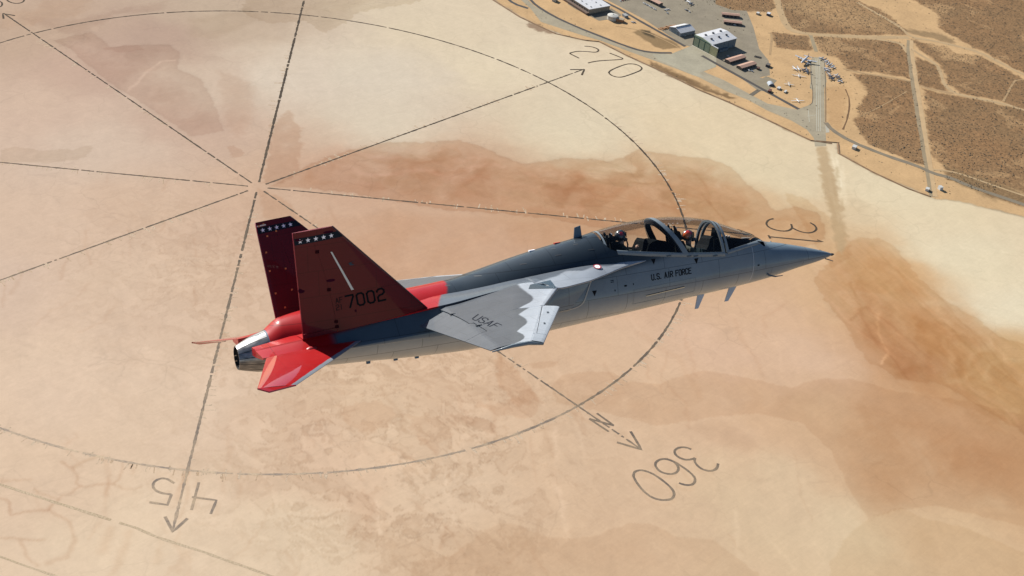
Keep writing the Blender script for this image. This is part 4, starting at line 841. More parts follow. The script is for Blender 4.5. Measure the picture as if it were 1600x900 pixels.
mb = MB()
for k in range(5): mb.box((-1+k*1.4, -6, 0), (-.4+k*1.4, 6, .9), M=Matrix.Translation((*c6(765, 470), 0)) @ Matrix.Rotation(.4, 4, 'Z'))
tag(mb.build('pipe_rack', bm_('rack_dark', (84, 78, 72))), 'low dark rack of pipes on the apron between hangar shadow and dark hut', 'rack')

# ================================================================ desert brush: thousands of low bushes
mb = MB(); r = random.Random(11); rr = np.random.default_rng(5)
SM = (LAND*np.clip(scrub*1.0+.06, 0, 1)).reshape(nx, ny); vs = []; fs = []; cs = []
cand = rr.uniform([-1950, -760], [-620, 640], (60000, 2)); cnt = 0
for x, y in cand:
    i = int(np.searchsorted(gx, x)); j = int(np.searchsorted(gy, y))
    if r.random() > SM[min(i, nx-1), min(j, ny-1)]: continue
    if 'apron' and -1060 < x < -840 and -230 < y < 190: continue
    s = r.uniform(.45, 1.25)*(1.5 if r.random() < .05 else 1); h = s*r.uniform(.6, .95); o = len(vs); a0 = r.random()*6.28
    ring = [(x+s*math.cos(a0+k*1.2566)*r.uniform(.7, 1.2), y+s*math.sin(a0+k*1.2566)*r.uniform(.7, 1.2), h*.4) for k in range(5)]
    vs += ring+[(x+r.uniform(-.2, .2), y, h), (x, y, 0)]; fs += [(o+k, o+(k+1) % 5, o+5) for k in range(5)]+[(o+(k+1) % 5, o+k, o+6) for k in range(5)]
    c = np.array((.105, .08, .05))*r.uniform(.7, 1.4); cs += [c]*7; cnt += 1
    if cnt > 22000: break
mb.v, mb.f, mb.c = vs, fs, cs; mb.m = [0]*len(fs)
tag(mb.build('desert_brush', mat('dry_brush', rough=.95, attr='paint', vary=.2, nscale=.5), None, attr=True, rec=False), 'scattered dry brown desert bushes beyond the shore', 'bushes', kind='stuff')

# ================================================================ the trainer jet
JM = np.array([[0.9272199181419328, 0.3402773659390285, -0.15644340072519425],
               [-0.3740656748749897, 0.8209251876489636, -0.4314588128243907],
               [-0.018387340242291966, 0.4585773113806554, 0.8884642678271895]])   # columns: aft, starboard, up
JO = np.array([1105.0232143619576, 1385.5506583316292, 1038.8489975769476])
JW = Matrix([list(JM[0])+[JO[0]], list(JM[1])+[JO[1]], list(JM[2])+[JO[2]], [0, 0, 0, 1]])
jet = empty('jet_trainer'); jet.matrix_world = JW
tag(jet, 'grey two seat jet with twin dark red tail fins banking over the dry lake', 'jet aircraft')
JC = JM.T @ (CAM_POS-JO)
def jray(u, v): return JM.T @ (CAM_B @ np.array([(u-PPX)/FPX, (PPY-v)/FPX, -1.]))
def hit_plane(u, v, p0, n):
    d = jray(u, v); p0 = np.array(p0); n = np.array(n); return JC+d*(((p0-JC) @ n)/(d @ n))
def mix3(a, b, t): t = np.asarray(t)[..., None]; return np.array(a)*(1-t)+np.array(b)*t
GREY = np.array((.125, .158, .186)); DARKG = np.array((.020, .030, .040)); LIGHT = np.array((.305, .335, .375)); MIDG = np.array((.072, .082, .096))
RED = np.array((.34, .0045, .006)); FINRED = np.array((.098, .005, .009))
def paint_mat(name, axes, rough=.42, coat=.7, lines=.50, bscale=1.0, crough=.06):
    """two-coat aircraft paint: colour from the 'paint' layer, panel seams laid out in the part's own metres"""
    m = bpy.data.materials.new(name); m.use_nodes = True; nt = m.node_tree; b = nt.nodes['Principled BSDF']; L = nt.links.new
    b.inputs['Roughness'].default_value = rough; b.inputs['Coat Weight'].default_value = coat; b.inputs['Coat Roughness'].default_value = crough; b.inputs['Specular IOR Level'].default_value = .12
    at = nd(nt, 'ShaderNodeAttribute', attribute_name='paint'); tc = nd(nt, 'ShaderNodeTexCoord')
    sp = nd(nt, 'ShaderNodeSeparateXYZ'); L(tc.outputs['Object'], sp.inputs[0]); cb = nd(nt, 'ShaderNodeCombineXYZ')
    L(sp.outputs[axes[0]], cb.inputs[0]); L(sp.outputs[axes[1]], cb.inputs[1])
    br = nd(nt, 'ShaderNodeTexBrick', offset=.37, squash=1.35, squash_frequency=3); L(cb.outputs[0], br.inputs['Vector'])
    br.inputs['Scale'].default_value = bscale; br.inputs['Mortar Size'].default_value = .0075; br.inputs['Mortar Smooth'].default_value = .5
    br.inputs['Brick Width'].default_value = .95; br.inputs['Row Height'].default_value = .41
    br.inputs['Color1'].default_value = (1, 1, 1, 1); br.inputs['Color2'].default_value = (.955, .96, .965, 1); br.inputs['Mortar'].default_value = (lines, lines, lines, 1)
    n1 = nd(nt, 'ShaderNodeTexNoise', i_Scale=2.2, i_Detail=6., i_Roughness=.65); L(tc.outputs['Object'], n1.inputs['Vector'])
    mr = nd(nt, 'ShaderNodeMapRange'); mr.inputs[1].default_value = .3; mr.inputs[2].default_value = .7; mr.inputs[3].default_value = .90; mr.inputs[4].default_value = 1.06; L(n1.outputs[0], mr.inputs[0])
    mx = nd(nt, 'ShaderNodeMix', data_type='RGBA', blend_type='MULTIPLY'); mx.inputs[0].default_value = 1; L(at.outputs['Color'], mx.inputs[6]); L(br.outputs['Color'], mx.inputs[7])
    sc = nd(nt, 'ShaderNodeVectorMath', operation='SCALE'); L(mx.outputs[2], sc.inputs[0]); L(mr.outputs[0], sc.inputs['Scale'])
    L(sc.outputs[0], b.inputs['Base Color'])
    n2 = nd(nt, 'ShaderNodeTexNoise', i_Scale=5., i_Detail=4.); L(tc.outputs['Object'], n2.inputs['Vector'])
    r2 = nd(nt, 'ShaderNodeMapRange'); r2.inputs[3].default_value = rough-.07; r2.inputs[4].default_value = rough+.09; L(n2.outputs[0], r2.inputs[0]); L(r2.outputs[0], b.inputs['Roughness'])
    return m
PB = paint_mat('body_paint', (0, 2), coat=.36); PW = paint_mat('wing_paint', (0, 1), lines=.75, rough=.55, coat=.28, crough=.12); PS = paint_mat('tailplane_paint', (0, 1), lines=.85, rough=.45, coat=1., crough=.025, bscale=.6); PF = paint_mat('fin_paint', (0, 2), rough=.5, coat=.30, lines=.70, bscale=.8, crough=.03)
BLK = mat('black_paint', (.012, .014, .018), .45, coat=.2, vary=.2, nscale=6); MARK = mat('marking_black', (.006, .008, .011), .8, vary=.1, spec=.05)
WHT = mat('marking_white', (.85, .86, .90), .5, vary=.05); GLINT = mat('edge_glint', (.75, .66, .52), .5, vary=.05)
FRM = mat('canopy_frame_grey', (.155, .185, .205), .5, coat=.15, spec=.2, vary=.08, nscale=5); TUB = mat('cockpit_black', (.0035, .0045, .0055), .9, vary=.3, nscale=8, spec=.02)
# ---- fuselage outer surface
def body_top(s): return float(sm(s, ZT))
RAIL = [(1.88, .565), (2.1, .59), (2.31, .583), (2.676, .557), (2.957, .529), (3.158, .505), (4.25, .646), (5.13, .789), (5.783, .909), (5.914, .966), (6.0, 1.05), (6.045, 1.163), (6.065, 1.25)]
CK0, CK1 = 1.99, 6.06
def rail_z(s): return ip(s, RAIL)
def prof_pt(s, th):
    """outer surface: th from -90 (keel) through 0 (widest) to 90 (top), starboard"""
    zc, w = float(sm(s, ZC)), float(sm(s, WW)); zt, zb = float(sm(s, ZT)), float(sm(s, ZB)); c, q = math.cos(th), math.sin(th)
    n = float(sm(s, NT)) if q >= 0 else float(sm(s, NB)); h = zt-zc if q >= 0 else zc-zb
    return np.array([s, w*abs(c)**(2/n), zc+math.copysign(h*abs(q)**(2/n), q)])
def th_for(s, z):
    zc = float(sm(s, ZC)); zt = float(sm(s, ZT)); n = float(sm(s, NT)); t = min(1, max(0, (z-zc)/(zt-zc)))
    return math.asin(t**(n/2))
def redness(s, z): return sstep(-.02, .02, s-(9.55+.85*(.78-z)))
def body_col(P):
    s, y, z = P[..., 0], np.abs(P[..., 1]), P[..., 2]
    c = np.broadcast_to(GREY, P.shape).copy()
    # dark spine, feathered towards the cockpit sides
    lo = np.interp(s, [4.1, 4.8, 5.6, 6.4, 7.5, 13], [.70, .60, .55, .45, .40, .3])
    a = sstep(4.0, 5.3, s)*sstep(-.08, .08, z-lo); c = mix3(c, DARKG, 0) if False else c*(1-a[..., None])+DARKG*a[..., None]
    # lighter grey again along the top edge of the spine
    bl = sstep(.10, -.45, z)*sstep(12.9, 12.4, s) if False else 1-sstep(-.42, .12, z); c = c*(1+bl[..., None]*np.array([1.6, 1.1, .70]))  # belly paled and warmed to imitate light bounced off the ground
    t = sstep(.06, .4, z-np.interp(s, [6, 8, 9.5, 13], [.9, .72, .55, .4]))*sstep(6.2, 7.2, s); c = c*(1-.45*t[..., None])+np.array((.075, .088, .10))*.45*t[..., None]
    r = redness(s, z)*sstep(-.20, -.10, z); c = c*(1-r[..., None])+RED*r[..., None]
    rad = sstep(0, .03, 2.42-.12*np.clip(z, -1, .4)-s); rad = rad*(1-.75*bl); c = c*(1-rad[..., None])+np.array((.118, .158, .192))*rad[..., None]
    return c
def shell(name, ss, th0, th1, n, mt, parent, colf, side=(1, -1), sm_=True):
    obs = []
    rows = []
    for s in ss:
        a, b = (th0(s) if callable(th0) else th0), (th1(s) if callable(th1) else th1)
        half = [prof_pt(s, a+(b-a)*k/n) for k in range(n+1)]
        rows.append(half)
    P = np.array(rows); mb = MB()
    if len(side) == 2:
        Pm = P.copy(); Pm[..., 1] *= -1; full = np.concatenate([Pm[:, ::-1], P[:, (1 if th0 == -math.pi/2 else 0):]], 1) if th0 == -math.pi/2 else None
        if full is None: full = np.concatenate([P, Pm[:, ::-1][:, 1:]], 1)
        mb.grid(full, colf(full))
    else:
        P[..., 1] *= side[0]; mb.grid(P, colf(P))
    return mb.build(name, mt, parent, smooth=sm_, attr=True)
# closed forebody, open-topped cockpit section, closed aft body: three grids in one mesh
mb = MB()
def add_section(ss, top):
    rows = []
    for s in ss:
        b = top(s); half = [prof_pt(s, -math.pi/2+(b+math.pi/2)*k/44) for k in range(45)]
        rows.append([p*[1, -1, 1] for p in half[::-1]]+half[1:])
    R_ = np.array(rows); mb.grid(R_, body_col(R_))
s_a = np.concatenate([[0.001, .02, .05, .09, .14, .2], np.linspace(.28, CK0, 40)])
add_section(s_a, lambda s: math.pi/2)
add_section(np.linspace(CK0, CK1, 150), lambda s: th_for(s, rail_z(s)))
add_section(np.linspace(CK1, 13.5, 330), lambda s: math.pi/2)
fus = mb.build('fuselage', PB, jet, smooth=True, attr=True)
# nose tip and tail joint
mb = MB(); mb.lathe([(.001, -.05), (.02, -.02), (.035, .03)], 12, org=(0, 0, -.01), axis='x'); mb.build('nose_tip', BLK, jet, smooth=True)
# ---- cockpit tub
def ring_y(s, z): return body_y(s, z)
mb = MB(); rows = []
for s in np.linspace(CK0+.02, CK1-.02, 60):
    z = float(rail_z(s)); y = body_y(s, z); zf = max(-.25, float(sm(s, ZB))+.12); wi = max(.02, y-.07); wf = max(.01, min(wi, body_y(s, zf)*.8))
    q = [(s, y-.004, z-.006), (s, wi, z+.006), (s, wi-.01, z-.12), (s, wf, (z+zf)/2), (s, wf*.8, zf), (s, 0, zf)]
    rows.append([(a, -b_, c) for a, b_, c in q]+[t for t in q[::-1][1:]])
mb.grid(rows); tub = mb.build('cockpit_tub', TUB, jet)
# ---- glazing
GL = bpy.data.materials.new('canopy_glass'); GL.use_nodes = True; nt = GL.node_tree; nt.nodes.clear()
o_ = nd(nt, 'ShaderNodeOutputMaterial'); tr = nd(nt, 'ShaderNodeBsdfTransparent'); tr.inputs[0].default_value = (.90, .90, .89, 1); gl = nd(nt, 'ShaderNodeBsdfGlossy', i_Roughness=.03)
lw = nd(nt, 'ShaderNodeLayerWeight', i_Blend=.22); mxs = nd(nt, 'ShaderNodeMixShader'); cl_ = nd(nt, 'ShaderNodeMapRange'); cl_.inputs[3].default_value = .010; cl_.inputs[4].default_value = .6
nt.links.new(lw.outputs['Fresnel'], cl_.inputs[0]); nt.links.new(cl_.outputs[0], mxs.inputs[0]); nt.links.new(tr.outputs[0], mxs.inputs[1]); nt.links.new(gl.outputs[0], mxs.inputs[2]); nt.links.new(mxs.outputs[0], o_.inputs[0])
def bow_s(kind, th): return {'front': 3.145-.02*math.sin(th), 'mid': 4.18+.44*math.sin(th)**1.1}[kind]
def glass(name, f0, f1, n=26, m=30, off=.0):
    rows = []
    for i in range(n+1):
        row = []
        for k in range(-m, m+1):
            # th is measured on each own station: walk in th, choose s between the two end curves
            u = 1-abs(k)/m; s = None
            th = u*math.pi/2
            s = f0(th)+(f1(th)-f0(th))*i/n
            tr_ = th_for(s, float(rail_z(s))); t2 = tr_+(math.pi/2-tr_)*u
            p = prof_pt(s, t2); p[1] *= (1 if k >= 0 else -1); row.append(p*[1, 1+off, 1]+np.array([0, 0, off]))
        rows.append(row)
    mb = MB(); mb.grid(rows); return mb.build(name, GL, jet, smooth=True)
glass('windshield', lambda t: 2.0+.0*t, lambda t: bow_s('front', t))
can = glass('canopy', lambda t: bow_s('front', t), lambda t: bow_s('mid', t)); can2 = glass('canopy', lambda t: bow_s('mid', t), lambda t: 6.05)
def frame_arc(name, sf, w0, dep, parent, mt=FRM, both=True, u0=0., w1=None):
    rows = []
    m = 30
    for k in range(-m, m+1):
        u = 1-abs(k)/m; th = u*math.pi/2; s = sf(th); tr_ = th_for(s, float(rail_z(s))); t2 = tr_+(math.pi/2-tr_)*u; sg = 1 if k >= 0 else -1
        w_ = w0 if w1 is None else w0+(w1-w0)*u
        pa, pb = prof_pt(s-w_/2, max(t2, th_for(s-w_/2, float(rail_z(s-w_/2))))), prof_pt(s+w_/2, max(t2, th_for(s+w_/2, float(rail_z(s+w_/2)))))
        c_ = np.array([s, 0, float(rail_z(s))+.1]); row = []
        for p, o2 in ((pa, 1.014), (pb, 1.014), (pb, 1-dep), (pa, 1-dep)):
            q = c_+(p-c_)*np.array([1, o2, o2]); q[0] = p[0]; q[1] *= sg; row.append(q)
        rows.append(row)
    mb = MB(); mb.grid(rows, closed_v=True); return mb.build(name, mt, parent, smooth=.6)
frame_arc('bow_frame', lambda t: bow_s('front', t)-.05, .06, .05, jet); frame_arc('bow_frame', lambda t: bow_s('front', t)+.055, .06, .07, can, w1=.05)
frame_arc('bow_frame', lambda t: bow_s('mid', t), .135, .08, can, w1=.10); frame_arc('bow_frame', lambda t: 6.0-.02*t, .035, .05, can2)
# inner faces of the bows are black
frame_arc('bow_lining', lambda t: bow_s('mid', t)+.005, .17, .15, can, mt=BLK, w1=.12).scale = (1, .985, .985)
# sill strips: canopy skirt and windshield foot
def sill(name, s0, s1, up, dn, mt=FRM, n=60, y_off=.008):
    for sg in (1, -1):
        rows = []
        for s in np.linspace(s0, s1, n):
            z = float(rail_z(s)); a = prof_pt(s, th_for(s, z+up)); b_ = prof_pt(s, th_for(s, z)); c_ = np.array([s, body_y(s, z-dn), z-dn])
            rows.append([(s, sg*(a[1]+y_off-.03), a[2]), (s, sg*(a[1]+y_off), a[2]), (s, sg*(b_[1]+y_off), b_[2]), (s, sg*(c_[1]+y_off), c_[2]), (s, sg*(c_[1]-.02), c_[2])])
        mb = MB(); mb.grid(rows); mb.build(name, mt, jet, smooth=True)
sill('windshield_sill', 2.02, 3.10, .045, .03); sill('canopy_sill', 3.18, 5.80, .03, .065)
LOCK = mat('latch_dark', (.05, .06, .07), .5)
for s in (3.45, 3.95, 4.12, 4.62):
    z = float(rail_z(s))-.045; y = body_y(s, z)+.012
    for sg in (1, -1): mb = MB(); mb.box((s-.06, sg*y-.006, z-.012), (s+.05, sg*y+.006, z+.010)); mb.build('canopy_latch', LOCK, jet)
# ---- things inside the cockpits
def wedge(name, pts, w0, w1, mt, parent=None):
    """extrude a side outline (s, z) between -w and w, narrower at the top"""
    z0, z1 = min(p[1] for p in pts), max(p[1] for p in pts); f = lambda z: w0+(w1-w0)*(z-z0)/(z1-z0)
    mb = MB(); n = len(pts); mb.add([(s, -f(z), z) for s, z in pts]+[(s, f(z), z) for s, z in pts], [tuple(range(n)), tuple(range(n, 2*n))[::-1]]+[(i, n+i, n+(i+1) % n, (i+1) % n) for i in range(n)])
    return mb.build(name, mt, parent or jet)
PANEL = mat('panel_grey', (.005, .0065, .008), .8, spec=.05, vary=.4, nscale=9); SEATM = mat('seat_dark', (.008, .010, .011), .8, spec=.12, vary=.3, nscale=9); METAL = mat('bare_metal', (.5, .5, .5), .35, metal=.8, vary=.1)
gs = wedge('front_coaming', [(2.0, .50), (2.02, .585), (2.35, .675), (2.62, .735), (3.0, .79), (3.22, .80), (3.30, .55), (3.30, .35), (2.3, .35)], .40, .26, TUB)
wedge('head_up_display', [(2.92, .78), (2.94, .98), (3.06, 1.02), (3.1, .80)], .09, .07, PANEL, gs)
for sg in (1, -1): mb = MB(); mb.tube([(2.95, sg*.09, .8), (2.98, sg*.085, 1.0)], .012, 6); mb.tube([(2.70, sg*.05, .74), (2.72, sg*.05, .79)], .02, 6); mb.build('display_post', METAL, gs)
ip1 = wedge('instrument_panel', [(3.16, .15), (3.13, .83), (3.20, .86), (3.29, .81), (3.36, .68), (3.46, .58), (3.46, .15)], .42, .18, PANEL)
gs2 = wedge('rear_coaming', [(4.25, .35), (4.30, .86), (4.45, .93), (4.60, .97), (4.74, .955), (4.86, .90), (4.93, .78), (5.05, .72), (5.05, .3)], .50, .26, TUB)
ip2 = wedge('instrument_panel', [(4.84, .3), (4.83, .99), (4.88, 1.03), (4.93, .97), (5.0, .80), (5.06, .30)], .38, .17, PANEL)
for i_, (P_, s_, z_) in enumerate(((ip1, 3.47, .55), (ip2, 5.045, .72))):
    for j in range(3):
        mb = MB(); mb.box((s_-.02, -.30+.2*j, z_-.1), (s_+.004, -.14+.2*j, z_+.06)); mb.build('display_screen', mat('screen_dark', (.03, .05, .06), .15), P_)
for (s0, s1, zz) in ((3.4, 4.15, .50), (5.0, 5.75, .78)):
    for sg in (1, -1): mb = MB(); mb.box((s0, sg*.40-.12, zz-.35), (s1, sg*.40+.12, zz)); c_ = mb.build('side_console', PANEL, jet); mb = MB(); [mb.box((s0+.1+.09*k, sg*.36-.02, zz), (s0+.13+.09*k, sg*.36+.02, zz+.025)) for k in range(6)]; mb.build('switch', METAL, c_)
def seat(s, z, k=1.):
    e = bpy.data.objects.new('ejection_seat', None); COL.objects.link(e); e.parent = jet; e.location = (s, 0, z)
    def wd(nm, pts, w0, w1, mt=SEATM): return wedge(nm, pts, w0, w1, mt, e)
    wd('seat_back', [(.10, -.75), (.10+.10, -.1), (.24, .0), (.42, .0), (.36, -.75)], .24, .22)
    wd('headrest', [(.20, .02), (.25, .20*k), (.34, .24*k), (.44, .17*k), (.42, -.02)], .14, .10)
    wd('seat_pan', [(-.42, -.80), (-.44, -.68), (.12, -.72), (.12, -.9), (-.38, -.9)], .23, .24)
    for sg in (1, -1):
        mb = MB(); mb.tube([(.42, sg*.13, -.75), (.47, sg*.12, .30*k)], .028, 6); mb.build('guide_rail', SEATM, e)
        mb = MB(); mb.tube([(.34, sg*.17, -.05), (.37, sg*.15, .20*k), (.40, sg*.12, .35*k)], [.04, .045, .02], 6); mb.build('canopy_breaker', SEATM, e)
    mb = MB(); mb.tube([(.30, -.06, .26*k), (.31, 0, .31*k), (.30, .06, .26*k)], .014, 6); mb.build('seat_loop_handle', METAL, e)
    return e
seat(3.72, .86); seat(5.30, 1.06, .55)
# ---- leading-edge extension and shoulder (both sides)
INN = [(5.12, .660, .645), (5.55, .683, .692), (5.92, .675, .703), (6.52, .659, .73), (7.11, .649, .718), (7.55, .635, .698), (8.0, .636, .667), (8.3, .622, .653), (8.86, .594, .611), (9.42, .547, .58), (9.97, .518, .566), (10.6, .50, .50), (11.5, .49, .42), (12.2, .48, .32), (13.0, .46, .20)]
OUT = [(5.12, .675, .645), (5.48, .745, .637), (6.05, .90, .572), (6.45, 1.08, .535), (6.85, 1.33, .525), (7.2, 1.45, .515), (7.60, 1.53, .505), (7.74, 1.50, .52), (7.9, 1.25, .60), (8.3, 1.10, .60), (8.95, 1.12, .56), (9.69, 1.15, .49), (10.34, 1.02, .415), (11.8, .985, .30), (13.0, .98, .205)]
def ipt(T, s): return np.array([s, float(sm(s, [(a[0], a[1]) for a in T])), float(sm(s, [(a[0], a[2]) for a in T]))])
def shoulder_col(P):
    s, y, z = P[..., 0], np.abs(P[..., 1]), P[..., 2]
    light = sstep(-.03, .03, y-np.interp(s, [5, 5.6, 6.0, 6.4, 6.8, 7.1, 7.35, 7.6, 7.9, 10], [.60, .70, .74, .78, .88, .80, .92, .98, 1.15, 1.2])+.03*np.sin(s*9))
    c = mix3(np.array((.085, .10, .12)), LIGHT*.78, light)
    r = sstep(-.02, .02, s-(9.86+.55*(y-.55))); return c*(1-r[..., None])+RED*r[..., None]
for sg in (1, -1):
    rows = []; low = []
    for s in np.concatenate([np.linspace(5.12, 8.2, 120), np.linspace(8.23, 13.0, 120)]):
        a, b_ = ipt(INN, s), ipt(OUT, s); a = a-np.array([0, .03, 0]); row = []
        for k in range(17):
            t = k/16; p = a*(1-t)+b_*t; p[2] += .030*math.sin(math.pi*t)*min(1, (b_[1]-a[1])/.5)*(1 if s < 8 else .4); row.append(p)
        e_ = .012+.0*s; row.append(b_+np.array([0, .006, -.012])); row.append(b_+np.array([0, -.01, -.03]))
        row.append(np.array([s, .60 if s < 8 else .8, min(b_[2]-.08, .5 if s < 9 else b_[2]-.1)])); rows.append(row)
    R_ = np.array(rows); R_[..., 1] *= sg; mb = MB(); mb.grid(R_, shoulder_col(R_)); mb.build('leading_edge_extension', PW, jet, smooth=.5, attr=True)
# ---- air intake trunks, running aft as the booms that carry fins and tailplanes
def trunk_sec(s):
    yt = float(ip(s, [(6.6, 1.0), (7.5, 1.08), (8.5, 1.10), (9.7, 1.13), (10.34, .985), (11.8, .975), (13, .975), (13.9, .80)]))
    zt = float(ip(s, [(6.6, .53), (7.5, .50), (8.5, .56), (9.7, .47), (10.34, .40), (11.8, .285), (12.6, .22), (13, .19), (13.9, .10)]))
    yo = float(ip(s, [(6.6, 1.0), (7.5, 1.10), (9, 1.16), (10, 1.22), (11, 1.25), (12, 1.22), (12.6, 1.23), (13.88, 1.25)]))
    zo = float(ip(s, [(6.6, .30), (9, .22), (10, -.02), (12.1, -.075), (12.6, .03), (13.88, .0)]))
    zl = float(ip(s, [(6.6, -.10), (7.4, -.12), (10, -.15), (12.1, -.11), (13.0, -.04), (13.88, -.035)]))
    yl = float(ip(s, [(6.6, .93), (7.5, 1.0), (9, 1.04), (10, 1.20), (12.1, 1.16), (13.88, 1.20)]))
    P = [(.45, zt+.02), (yt-.03, zt), (yt+.0, zt-.02)]
    for t in np.linspace(0, 1, 9): P.append((yt+(yo-yt)*t, (zt-.02)*(1-t)+zo*t))
    for t in np.linspace(0, 1, 7)[1:]:
        a = t*math.pi/2; P.append((yl+(yo-yl)*math.cos(a), zo+(zl-zo)*math.sin(a)))
    P += [(.75, zl-.02), (.45, zl)]
    return P
def trunk_col(P):
    s, y, z = P[..., 0], np.abs(P[..., 1]), P[..., 2]
    c = np.broadcast_to(GREY*1.02, P.shape).copy()
    c = mix3(GREY*1.02, np.array((.045, .066, .088)), sstep(9.8, 10.4, s)*sstep(-.13, .0, z))
    r = sstep(11.2, 12.1, s)*sstep(.02, .16, z-np.interp(s, [11.2, 12.6, 13], [.28, .1, -.2])); r = np.maximum(r, sstep(12.3, 12.5, s)*sstep(-.05, 0, z+.03)); r = np.maximum(r, sstep(-.02, .02, s-10.0)*sstep(-.015, .0, z-np.interp(s, [9.7, 10.34, 11.8, 12.6, 13], [.47, .40, .285, .22, .19])))
    return c*(1-r[..., None])+RED*r[..., None]
for sg in (1, -1):
    rows = []
    for s in np.concatenate([np.linspace(6.62, 8, 40), np.linspace(8.05, 12.9, 110)]):
        row = [(s, y, z) for y, z in trunk_sec(s)]
        k_ = max(0, 1-(s-6.62)/1.5); row = [(a+(.50-z)*.95*k_, y, z) for a, y, z in row]; rows.append(row)
    # the shelf beside the nozzle, its end raked
    for t in np.linspace(0, 1, 12):
        s = 12.95+.95*t; rows.append([(s+.04*(1-min(1, (y-.45)/.8))*t, max(.45+.12*t, y) if y < 1 else y, z) for y, z in trunk_sec(min(13.88, s))])
    R_ = np.array(rows); R_[..., 1] *= sg; mb = MB(); mb.grid(R_, trunk_col(R_), closed_v=True)
    mb.f.append(tuple(len(mb.v)-R_.shape[1]+k for k in range(R_.shape[1]))); mb.m.append(0)
    tk = mb.build('intake_trunk', PB, jet, smooth=.5, attr=True)
    # bright rolled lip and the dark duct behind it
    lip = [R_[0][k] for k in range(1, R_.shape[1]-1)]
    mb = MB(); mb.add([q+np.array([.12, -sg*.03, 0]) for q in R_[0]], [tuple(range(R_.shape[1]))]); mb.build('intake_duct', BLK, tk)
# pale curved seam that marks the intake's fairing on the side (starboard view shows it below the wing root)
# ---- wings
WAVE = [(1.05, .31), (1.31, .285), (1.79, .21), (2.0, .17), (2.19, .15), (2.33, .15), (2.45, .17), (3.10, .375), (3.16, .365), (3.42, .308), (3.60, .293), (3.72, .31), (4.04, .437), (4.10, .425), (4.27, .362), (4.40, .345), (4.49, .36), (4.60, .43), (4.64, .50), (4.66, .60)]
def wing_col(y, f, up):
    if not up: return tuple(GREY*1.2)
    fb = np.interp(y, [a[0] for a in WAVE], [a[1] for a in WAVE]); a = float(sstep(-.012, .012, f-fb))
    d = MIDG*(1.0+.0*y); g = LIGHT; 
    k = d*a+g*(1-a)
    if up and f > .8: k = k*1.12
    return tuple(k)
def wing_patch(name, y0, y1, f0, f1, ny_, nf, mt, parent, sg, th=1., colf=None):
    """closed slab of wing between span stations and chord fractions (functions of y)"""
    ys = np.linspace(y0, y1, ny_+1); top = []; bot = []; ct = []; cb_ = []
    for y in ys:
        a, b_ = f0(y), f1(y); fr = [a+(b_-a)*(k/nf)**(1.5 if a == 0 else 1) for k in range(nf+1)]
        top.append([wing_pt(y, f_)*[1, sg, 1] for f_ in fr]); bot.append([wing_pt(y, f_, -1)*[1, sg, 1]-np.array([0, 0, .012]) for f_ in fr])
        ct.append([(colf or wing_col)(y, f_, 1) for f_ in fr]); cb_.append([wing_col(y, .5, 0)]*(nf+1))
    mb = MB(); mb.grid(top, np.array(ct)); mb.grid(bot, np.array(cb_)); d = tuple(DARKG)
    for A_, B_ in (([r_[0] for r_ in top], [r_[0] for r_ in bot]), ([r_[-1] for r_ in top], [r_[-1] for r_ in bot]), (top[0], bot[0]), (top[-1], bot[-1])):
        cc = LIGHT*.9 if (A_[0] is top[0][0] and f0(y0) == 0) else DARKG*1.5
        mb.grid([A_, B_], tuple(cc))
    return mb.build(name, mt, parent, smooth=.45, attr=True)
hinge = lambda y: float(np.interp(y, [1.05, 3.53], [.835, .745])); one = lambda y: 1.0; zero = lambda y: 0.0
for sg in (1, -1):
    w = bpy.data.objects.new('wing', None); COL.objects.link(w); w.parent = jet
    main = wing_patch('wing_skin', 1.05, 2.746, zero, lambda y: hinge(y), 90, 110, PW, w, sg)
    wing_patch('wing_skin', 2.748, 3.53, lambda y: .158, lambda y: hinge(y), 50, 90, PW, w, sg)
    wing_patch('wing_skin', 3.53, 4.29, lambda y: .158, one, 40, 100, PW, w, sg); wing_patch('wing_skin', 4.29, 4.66, zero, one, 30, 110, PW, w, sg)
    wing_patch('flap', 1.30, 3.52, lambda y: hinge(y)+.008, one, 40, 12, PW, w, sg)
    wing_patch('leading_edge_flap', 2.755, 4.282, zero, lambda y: .152, 40, 20, PW, w, sg, colf=lambda y, f_, up: tuple(LIGHT*1.06) if up else tuple(GREY))
    mb = MB(); mb.tube([wing_pt(4.66, f_)*[1, sg, 1]+np.array([0, sg*.02, -.03]) for f_ in (0.02, .3, .6, .98)], [.02, .04, .035, .012], 8); mb.build('wing_tip', FRM, w, smooth=True)
    for y in (3.15, 3.75):
        mb = MB(); q = [wing_pt(y+dy, .085+df)*[1, sg, 1]+np.array([0, 0, .012]) for dy, df in ((-.03, -.01), (.03, -.01), (.03, .012), (-.03, .012))]; mb.add(q, [(0, 1, 2, 3)]); mb.build('flap_bolt', LOCK, w)
    for y in (1.75, 3.05):
        mb = MB(); c_ = wing_pt(y, hinge(y))*[1, sg, 1]; mb.box(c_-[.06, .02, .0], c_+np.array([.06, .02, .02])); mb.build('flap_hinge', LOCK, w)
